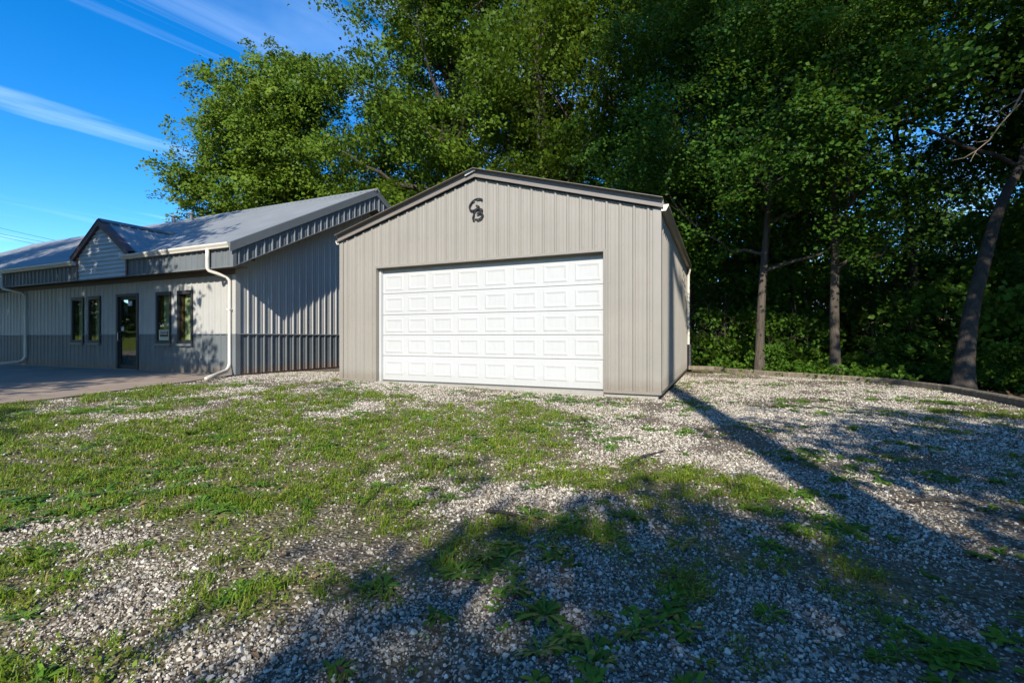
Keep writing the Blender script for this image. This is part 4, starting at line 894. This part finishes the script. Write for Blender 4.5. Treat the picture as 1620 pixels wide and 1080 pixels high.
# ------------------------------------------------------------------ overhead cables
for (u0, v0, u1, v1), lab in (((-60, 345, 112, 380.5), 'topmost of three thin cables over the left end of the house roof'), ((-60, 356, 78, 379.5), 'middle of three thin cables over the left end of the house roof'), ((-60, 359, 52, 380.5), 'lowest of three thin cables over the left end of the house roof')):
    A = on_front(u0, v0, 30); B = on_front(u1 + 160, v1 + (v1 - v0) / (u1 - u0) * 160, 30)
    P = [A * (1 - f) + B * f - np.array([0, 0, 1.2 * 4 * f * (1 - f) * 0.4]) for f in np.linspace(0, 1, 14)]
    setp(MB().tube(P, 0.03, 5).obj('overhead_cable', M['cable'], None, base=tuple(P[0])), lab, 'cable', 'cables in the sky')

# ------------------------------------------------------------------ scattered ground detail (instanced stuff)
def src_coll(name, objs):
    c = D.collections.new(name)
    for o in objs: c.objects.link(o)
    return c
def scatter(name, P, rot, scl, idx, coll, mat_, label):
    me = D.meshes.new(name); me.vertices.add(len(P)); me.vertices.foreach_set('co', P.astype(np.float32).ravel())
    a = me.attributes.new('rot', 'FLOAT_VECTOR', 'POINT'); a.data.foreach_set('vector', rot.astype(np.float32).ravel())
    a = me.attributes.new('scl', 'FLOAT_VECTOR', 'POINT'); a.data.foreach_set('vector', scl.astype(np.float32).ravel())
    a = me.attributes.new('idx', 'INT', 'POINT'); a.data.foreach_set('value', idx.astype(np.int32))
    me.materials.append(mat_); o = D.objects.new(name, me); COL.objects.link(o)
    ng = D.node_groups.new(name, 'GeometryNodeTree'); ng.interface.new_socket('Geometry', in_out='INPUT', socket_type='NodeSocketGeometry'); ng.interface.new_socket('Geometry', in_out='OUTPUT', socket_type='NodeSocketGeometry')
    gi = ng.nodes.new('NodeGroupInput'); gout = ng.nodes.new('NodeGroupOutput'); ip = ng.nodes.new('GeometryNodeInstanceOnPoints'); ci = ng.nodes.new('GeometryNodeCollectionInfo')
    ci.inputs['Collection'].default_value = coll; ci.inputs['Separate Children'].default_value = True; ci.inputs['Reset Children'].default_value = True
    def na(nm, dt):
        n = ng.nodes.new('GeometryNodeInputNamedAttribute'); n.data_type = dt; n.inputs['Name'].default_value = nm
        return [s for s in n.outputs if s.enabled and s.name == 'Attribute'][0]
    ng.links.new(gi.outputs[0], ip.inputs['Points']); ng.links.new(ci.outputs[0], ip.inputs['Instance']); ip.inputs['Pick Instance'].default_value = True
    ng.links.new(na('idx', 'INT'), ip.inputs['Instance Index']); ng.links.new(na('rot', 'FLOAT_VECTOR'), ip.inputs['Rotation']); ng.links.new(na('scl', 'FLOAT_VECTOR'), ip.inputs['Scale'])
    ng.links.new(ip.outputs[0], gout.inputs[0])
    md = o.modifiers.new('scatter', 'NODES'); md.node_group = ng
    return setp(o, label, None, None, 'stuff')
rng = np.random.RandomState(99)
def raw_obj(name, V, F, m, v=None, smooth=False):
    me = D.meshes.new(name); me.from_pydata([tuple(map(float, p)) for p in V], [], F); me.materials.append(m)
    if v is not None:
        a = me.attributes.new('v', 'FLOAT', 'POINT'); a.data.foreach_set('value', np.asarray(v, np.float32))
    if smooth: me.polygons.foreach_set('use_smooth', [True] * len(me.polygons))
    return D.objects.new(name, me)
def stone(i):
    bm = bmesh.new(); r_ = np.random.RandomState(200 + i)
    p = r_.randn(13, 3); p /= np.linalg.norm(p, axis=1)[:, None]; p *= r_.uniform(0.8, 1.15, (13, 1)); p *= np.array([1.0, r_.uniform(0.65, 0.95), r_.uniform(0.5, 0.8)])
    for q in p: bm.verts.new(q)
    bmesh.ops.convex_hull(bm, input=bm.verts); bmesh.ops.delete(bm, geom=[v for v in bm.verts if not v.link_faces], context='VERTS')
    me = D.meshes.new('stone'); bm.to_mesh(me); bm.free(); me.materials.append(M['stone']); return D.objects.new('stone_%02d' % i, me)
stones = src_coll('stone_sources', [stone(i) for i in range(10)])
def in_yard(x, y):
    ok = (woods_mask(x, y) < 0.3) & ~((x > -0.02) & (x < GW + 0.02) & (y > -0.03) & (y < GL)) & ~((x < patio_x(y)) & (y < -0.12)) & ~((x < HX + 0.03) & (y >= HY - 0.05)) & (y < 8.5)
    return ok & ~((x > DL - 0.03) & (x < DR + 0.02) & (y > -0.085) & (y < 0.0))
def field(k0, k1, dens, marg=0.9):
    A = (k1 - k0) * 2 * (1.10 * k1 + marg); n = int(A * dens)
    k = rng.uniform(k0, k1, n); s = rng.uniform(-1, 1, n) * (1.10 * k1 + marg); ok = np.abs(s) < 1.10 * k + marg; k, s = k[ok], s[ok]
    x = CAM[0] + CF[0] * k + CR[0] * s; y = CAM[1] + CF[1] * k + CR[1] * s
    ok = in_yard(x, y); return x[ok], y[ok]
Ps, Rs_, Ss, Is = [], [], [], []
for k0, k1, dens, r0 in ((0.6, 2.3, 15000, 0.0048), (2.3, 4.2, 9500, 0.0057), (4.2, 7.0, 5200, 0.0073), (7.0, 13.0, 2600, 0.0096)):
    x, y = field(k0, k1, dens); G = grass_field(x, y); thin = fbm(x * 1.3 + 50, y * 1.3, 4)
    keep = rng.rand(len(x)) < np.clip((1 - 0.86 * G) * (1.05 - 2.6 * np.clip(thin - 0.46, 0, 1) * 2), 0.10, 1)
    x, y, G = x[keep], y[keep], G[keep]; n = len(x)
    r_ = r0 * np.exp(rng.randn(n) * 0.42); r_ = np.minimum(r_, 0.015)
    Ps.append(np.stack([x, y, gz(x, y) + r_ * rng.uniform(-0.15, 0.55, n)], 1)); Rs_.append(np.stack([rng.randn(n) * 0.5, rng.randn(n) * 0.5, rng.uniform(0, 6.28, n)], 1))
    Ss.append(np.repeat(r_[:, None], 3, 1)); Is.append(rng.randint(0, 10, n))
scatter('gravel', np.concatenate(Ps), np.concatenate(Rs_), np.concatenate(Ss), np.concatenate(Is), stones, M['stone'], 'pale crushed limestone gravel covering the yard')
# grass tufts
def tuft(i, nb, hgt, wid, lean_):
    r_ = np.random.RandomState(300 + i); V = []; F = []; vv = []
    for b in range(nb):
        a = r_.uniform(0, 6.28); o_ = r_.randn(2) * 0.018; L = hgt * r_.uniform(0.5, 1.2); ln = lean_ * r_.uniform(0.3, 1.3); d = np.array([math.cos(a), math.sin(a), 0]); sd = np.array([-d[1], d[0], 0]) * wid * r_.uniform(0.7, 1.2)
        b0 = np.array([o_[0], o_[1], -0.004]); m1 = b0 + d * L * ln * 0.4 + np.array([0, 0, L * 0.6]); t_ = b0 + d * L * ln + np.array([0, 0, L * (0.95 - 0.35 * ln)])
        n = len(V); V += [b0 - sd, b0 + sd, m1 + sd * 0.8, m1 - sd * 0.8, t_]; F += [[n, n + 1, n + 2, n + 3], [n + 3, n + 2, n + 4]]; vv += [r_.rand()] * 5
    return raw_obj('tuft_%02d' % i, V, F, M['grass'], vv)
def leaflet_plant(i, nl, rad_, size):
    r_ = np.random.RandomState(400 + i); V = []; F = []; vv = []
    for b in range(nl):
        a = r_.uniform(0, 6.28); q = rad_ * math.sqrt(r_.rand()); P = np.array([math.cos(a) * q, math.sin(a) * q, r_.uniform(0.004, 0.03)]); d = np.array([math.cos(a + r_.randn()), math.sin(a + r_.randn()), r_.uniform(-0.1, 0.5)]); d /= np.linalg.norm(d)
        sd = np.cross(d, EZ); sd /= np.linalg.norm(sd) + 1e-9; L = size * r_.uniform(0.6, 1.3); n = len(V)
        V += [P, P + d * L * 0.5 + sd * L * 0.3, P + d * L, P + d * L * 0.5 - sd * L * 0.3]; F += [[n, n + 1, n + 2, n + 3]]; vv += [r_.rand()] * 4
    return raw_obj('tuft_%02d' % i, V, F, M['grass'], vv)
tufts = src_coll('grass_sources', [tuft(0, 11, 0.045, 0.0022, 0.7), tuft(1, 13, 0.06, 0.0024, 0.6), tuft(2, 9, 0.035, 0.0022, 1.0), tuft(3, 12, 0.075, 0.0028, 0.8), leaflet_plant(4, 16, 0.045, 0.016), leaflet_plant(5, 22, 0.06, 0.020)])
Ps, Rs_, Ss, Is = [], [], [], []
for k0, k1, dens, s0 in ((0.8, 3.5, 1500, 0.72), (3.5, 6.5, 850, 0.9), (6.5, 11, 380, 1.25), (11, 17, 90, 1.7)):
    x, y = field(k0, k1, dens, 1.2); G = grass_field(x, y); loc = fbm(x * 6, y * 6, 2)
    keep = rng.rand(len(x)) < np.clip((G - 0.20) * 1.1, 0, 1) * np.clip((loc - 0.3) * 2.6, 0.05, 1); x, y, G = x[keep], y[keep], G[keep]; n = len(x)
    s_ = s0 * rng.uniform(0.55, 1.25, n) * (0.55 + 0.65 * G)
    Ps.append(np.stack([x, y, gz(x, y) + 0.004], 1)); Rs_.append(np.stack([rng.randn(n) * 0.12, rng.randn(n) * 0.12, rng.uniform(0, 6.28, n)], 1))
    Ss.append(np.stack([s_, s_, s_ * rng.uniform(0.7, 1.15, n)], 1)); Is.append(rng.choice(6, n, p=[0.2, 0.16, 0.22, 0.07, 0.2, 0.15]))
scatter('grass', np.concatenate(Ps), np.concatenate(Rs_), np.concatenate(Ss), np.concatenate(Is), tufts, M['grass'], 'short worn grass and clover growing through the gravel')
def rosette(i, nl, L, W):
    r_ = np.random.RandomState(450 + i); V = []; F = []; vv = []
    for b in range(nl):
        a = b * 2.4 + r_.randn() * 0.4; l = L * r_.uniform(0.45, 1.15); w_ = W * r_.uniform(0.7, 1.3); d = np.array([math.cos(a), math.sin(a), 0]); sd = np.array([-d[1], d[0], 0]); up = r_.uniform(0.05, 0.45); n = len(V)
        V += [d * 0.005, d * l * 0.35 - sd * w_ * 0.6 + EZ * l * up * 0.45, d * l * 0.35 + sd * w_ * 0.6 + EZ * l * up * 0.45, d * l * 0.72 - sd * w_ + EZ * l * up * 0.6, d * l * 0.72 + sd * w_ + EZ * l * up * 0.6, d * l + EZ * l * up * 0.35]
        F += [[n, n + 2, n + 1], [n + 1, n + 2, n + 4, n + 3], [n + 3, n + 4, n + 5]]; vv += [r_.rand()] * 6
    return raw_obj('rosette_%d' % i, V, F, M['weed'], vv)
ros = src_coll('ground_cover_sources', [rosette(0, 14, 0.075, 0.009), rosette(1, 18, 0.10, 0.008), rosette(2, 10, 0.05, 0.010), rosette(3, 22, 0.085, 0.006), rosette(4, 9, 0.06, 0.013)])
x, y = field(0.8, 10.5, 230, 1.2); cv = fbm(x * 1.5 + 80, y * 1.5 + 3, 4); cv2 = fbm(x * 7, y * 7, 2)
keep = rng.rand(len(x)) < np.clip((cv - 0.52) * 5, 0.012, 0.8) * np.clip((cv2 - 0.35) * 3, 0.1, 1); x, y = x[keep], y[keep]; n = len(x); s_ = rng.uniform(0.45, 1.25, n)
scatter('ground_cover', np.stack([x, y, gz(x, y) + 0.005], 1), np.stack([rng.randn(n) * 0.12, rng.randn(n) * 0.12, rng.uniform(0, 6.28, n)], 1), np.repeat(s_[:, None], 3, 1), rng.randint(0, 5, n), ros, M['weed'], 'small green weeds dotted through the gravel')
# fallen leaves and crumbs of bark
lit = []
for i in range(4):
    r_ = np.random.RandomState(500 + i); L = 1.0; c = r_.uniform(0.1, 0.4)
    lit.append(raw_obj('crumb_%d' % i, [(-1, 0, 0), (-0.2, 0.5, c), (1, 0.1, 0.1), (-0.1, -0.55, c * 0.8), (0.1, 0, 0.05)], [[0, 4, 1], [1, 4, 2], [2, 4, 3], [3, 4, 0]], M['litter']))
litc = src_coll('litter_sources', lit)
x, y = field(0.8, 12, 42, 1.0); n = len(x); s_ = np.minimum(0.011 * np.exp(rng.randn(n) * 0.5), 0.024)
x2 = rng.uniform(6.5, 20, 9000); y2 = rng.uniform(3, 24, 9000); ok = woods_mask(x2, y2) > 0.5; x2, y2 = x2[ok], y2[ok]; s2 = rng.uniform(0.03, 0.07, len(x2))
x, y, s_ = np.r_[x, x2], np.r_[y, y2], np.r_[s_, s2]; n = len(x)
scatter('leaf_litter', np.stack([x, y, gz(x, y) + 0.012], 1), np.stack([rng.randn(n) * 0.4, rng.randn(n) * 0.4, rng.uniform(0, 6.28, n)], 1), np.repeat(s_[:, None], 3, 1), rng.randint(0, 4, n), litc, M['litter'], 'dry fallen leaves and bark crumbs')
# undergrowth on the woodland floor
def sprig(i):
    r_ = np.random.RandomState(600 + i); C_ = np.stack([r_.randn(14) * 0.16, r_.randn(14) * 0.16, r_.uniform(0.05, 0.34, 14)], 1); LV, LF, lv = leaf_cloud(C_, r_, 5, 0.085, 0.05, 0.4)
    return raw_obj('sprig_%d' % i, LV, LF.tolist(), M['leaf_maple'], lv)
spr = src_coll('sprig_sources', [sprig(i) for i in range(4)])
x = rng.uniform(6.6, 24, 4200); y = rng.uniform(0, 26, 4200); dn = fbm(x * 0.6, y * 0.6, 3); ok = (woods_mask(x, y) > 0.6) & (dn > 0.52); x, y = x[ok], y[ok]; n = len(x); s_ = rng.uniform(0.5, 1.3, n)
scatter('undergrowth', np.stack([x, y, gz(x, y)], 1), np.stack([rng.randn(n) * 0.1, rng.randn(n) * 0.1, rng.uniform(0, 6.28, n)], 1), np.repeat(s_[:, None], 3, 1), rng.randint(0, 4, n), spr, M['leaf_maple'], 'low leafy undergrowth on the woodland floor')

# ------------------------------------------------------------------ single weeds
def leaf_blade(i, L, W):
    r_ = np.random.RandomState(700 + i); V = []; F = []; ns_ = 5
    for j in range(ns_ + 1):
        f = j / ns_; wv = W * (math.sin(math.pi * min(0.98, f * 0.85 + 0.12)) ** 0.8) * (1 + 0.18 * (j % 2)); zc = L * (0.34 * f - 0.36 * f * f) 
        V += [(L * f, -wv, zc + wv * 0.25), (L * f, 0, zc), (L * f, wv, zc + wv * 0.25)]
    for j in range(ns_):
        for q in (0, 1): F.append([j * 3 + q, j * 3 + 3 + q, j * 3 + 4 + q, j * 3 + 1 + q])
    me = D.meshes.new('leaf'); me.from_pydata(V, [], F); me.materials.append(M['weed']); me.polygons.foreach_set('use_smooth', [True] * len(F))
    a = me.attributes.new('v', 'FLOAT', 'POINT'); a.data.foreach_set('value', np.full(len(V), r_.rand(), np.float32)); return me
blades = [leaf_blade(0, 0.11, 0.010), leaf_blade(1, 0.12, 0.012), leaf_blade(2, 0.08, 0.012), leaf_blade(3, 0.12, 0.007), leaf_blade(4, 0.09, 0.015)]
weeds = [(1003, 815, 1.15, 18, 'large bright weed rosette at the shadow edge in mid foreground'), (975, 842, 0.9, 14, 'weed rosette just below the large one at the shadow edge'), (652, 792, 1.2, 20, 'bright clump of weeds in sun below the left of the garage door'), (905, 885, 0.95, 14, 'weed rosette in shade at the centre of the foreground'),
    (1062, 962, 1.2, 18, 'broad weed patch in shade at the lower centre'), (1475, 905, 0.75, 13, 'small weed rosette right of the foreground'), (1492, 1018, 1.25, 18, 'biggest broad leaved weed at the lower right corner'), (1325, 782, 0.9, 14, 'flat weed in the shaded gravel at right'), (1246, 722, 0.85, 13, 'weed beside the end of the trunk shadow'),
    (938, 768, 0.6, 11, 'small weed in sun left of the shadow corner'), (826, 799, 0.65, 11, 'small star shaped weed in sunlit gravel'), (1412, 846, 0.8, 12, 'weed in the shaded gravel left of the small rosette'), (1582, 864, 0.8, 12, 'weed near the right edge of the yard'), (690, 965, 1.1, 16, 'leafy weed in the dark lower left foreground'),
    (532, 1052, 1.0, 15, 'spiky weed at the bottom edge left of centre'), (1082, 716, 0.8, 12, 'low weed left of the trunk shadow'), (70, 1058, 1.2, 16, 'broad weed at the bottom left corner'), (1082, 1000, 1.05, 15, 'weed at the bottom edge beside the broad patch'), (182, 824, 0.7, 9, 'lone weed with two bright leaves in the left grass'),
    (782, 885, 0.8, 12, 'weed in half shade below the garage door'), (1180, 800, 0.95, 14, 'flat grassy weed at the corner of the shadow'), (1240, 830, 0.8, 12, 'flat weed in shade right of the grassy one'), (1290, 815, 0.7, 12, 'weed in shade left of the right flat weed'), (860, 955, 0.9, 13, 'dark weed in shade beneath the centre rosette')]
for wi, (u, v, s, nl, lab) in enumerate(weeds):
    P = on_ground(u, v, -0.05); P[2] = float(gz(P[0], P[1])); kk = (P - CAM) @ CF; s = s * (0.44 + 0.10 * kk)
    t_ = thing('weed', tuple(P), lab, 'weed', 'weeds growing in the gravel'); r_ = np.random.RandomState(800 + wi)
    for j in range(nl + 10):
        o = D.objects.new('leaf', blades[r_.randint(5)]); COL.objects.link(o); o.parent = t_
        o.location = (r_.randn() * 0.02 * s, r_.randn() * 0.02 * s, 0.004); o.rotation_euler = (r_.randn() * 0.25, -r_.uniform(-0.12, 0.30), j * 2.4 + r_.randn() * 0.5); q = s * r_.uniform(0.4, 1.15); o.scale = (q, q, q)
# twigs lying on the gravel
for ti, (pts, lab) in enumerate([([(918, 658), (925, 664), (935, 669)], 'short bent twig on the sunlit gravel before the garage'), ([(1245, 640), (1275, 645), (1300, 643), (1318, 648)], 'thin long twig on the gravel right of the trunk shadow'), ([(1000, 733), (1018, 723), (1040, 716), (1052, 714)], 'brown twig left of the trunk shadow end'), ([(770, 806), (800, 812), (835, 819)], 'thin twig at the edge of the foreground shadow'), ([(1440, 790), (1480, 788), (1530, 792)], 'dark stick in the shaded gravel at right')]):
    P = [on_ground(u, v, -0.05) for u, v in pts]; P = [np.array([p[0], p[1], float(gz(p[0], p[1])) + 0.018 + 0.012 * (i % 2)]) for i, p in enumerate(P)]
    m = MB().tube(P, np.linspace(0.011, 0.005, len(P)), 6); d = P[-1] - P[0]; m.tube([P[1], P[1] + np.array([d[1], -d[0], 0]) * 0.22 + d * 0.15], [0.006, 0.003], 5)
    setp(m.obj('twig', M['bark_dark'], None, base=tuple(P[0])), lab, 'twig', 'twigs on the gravel')
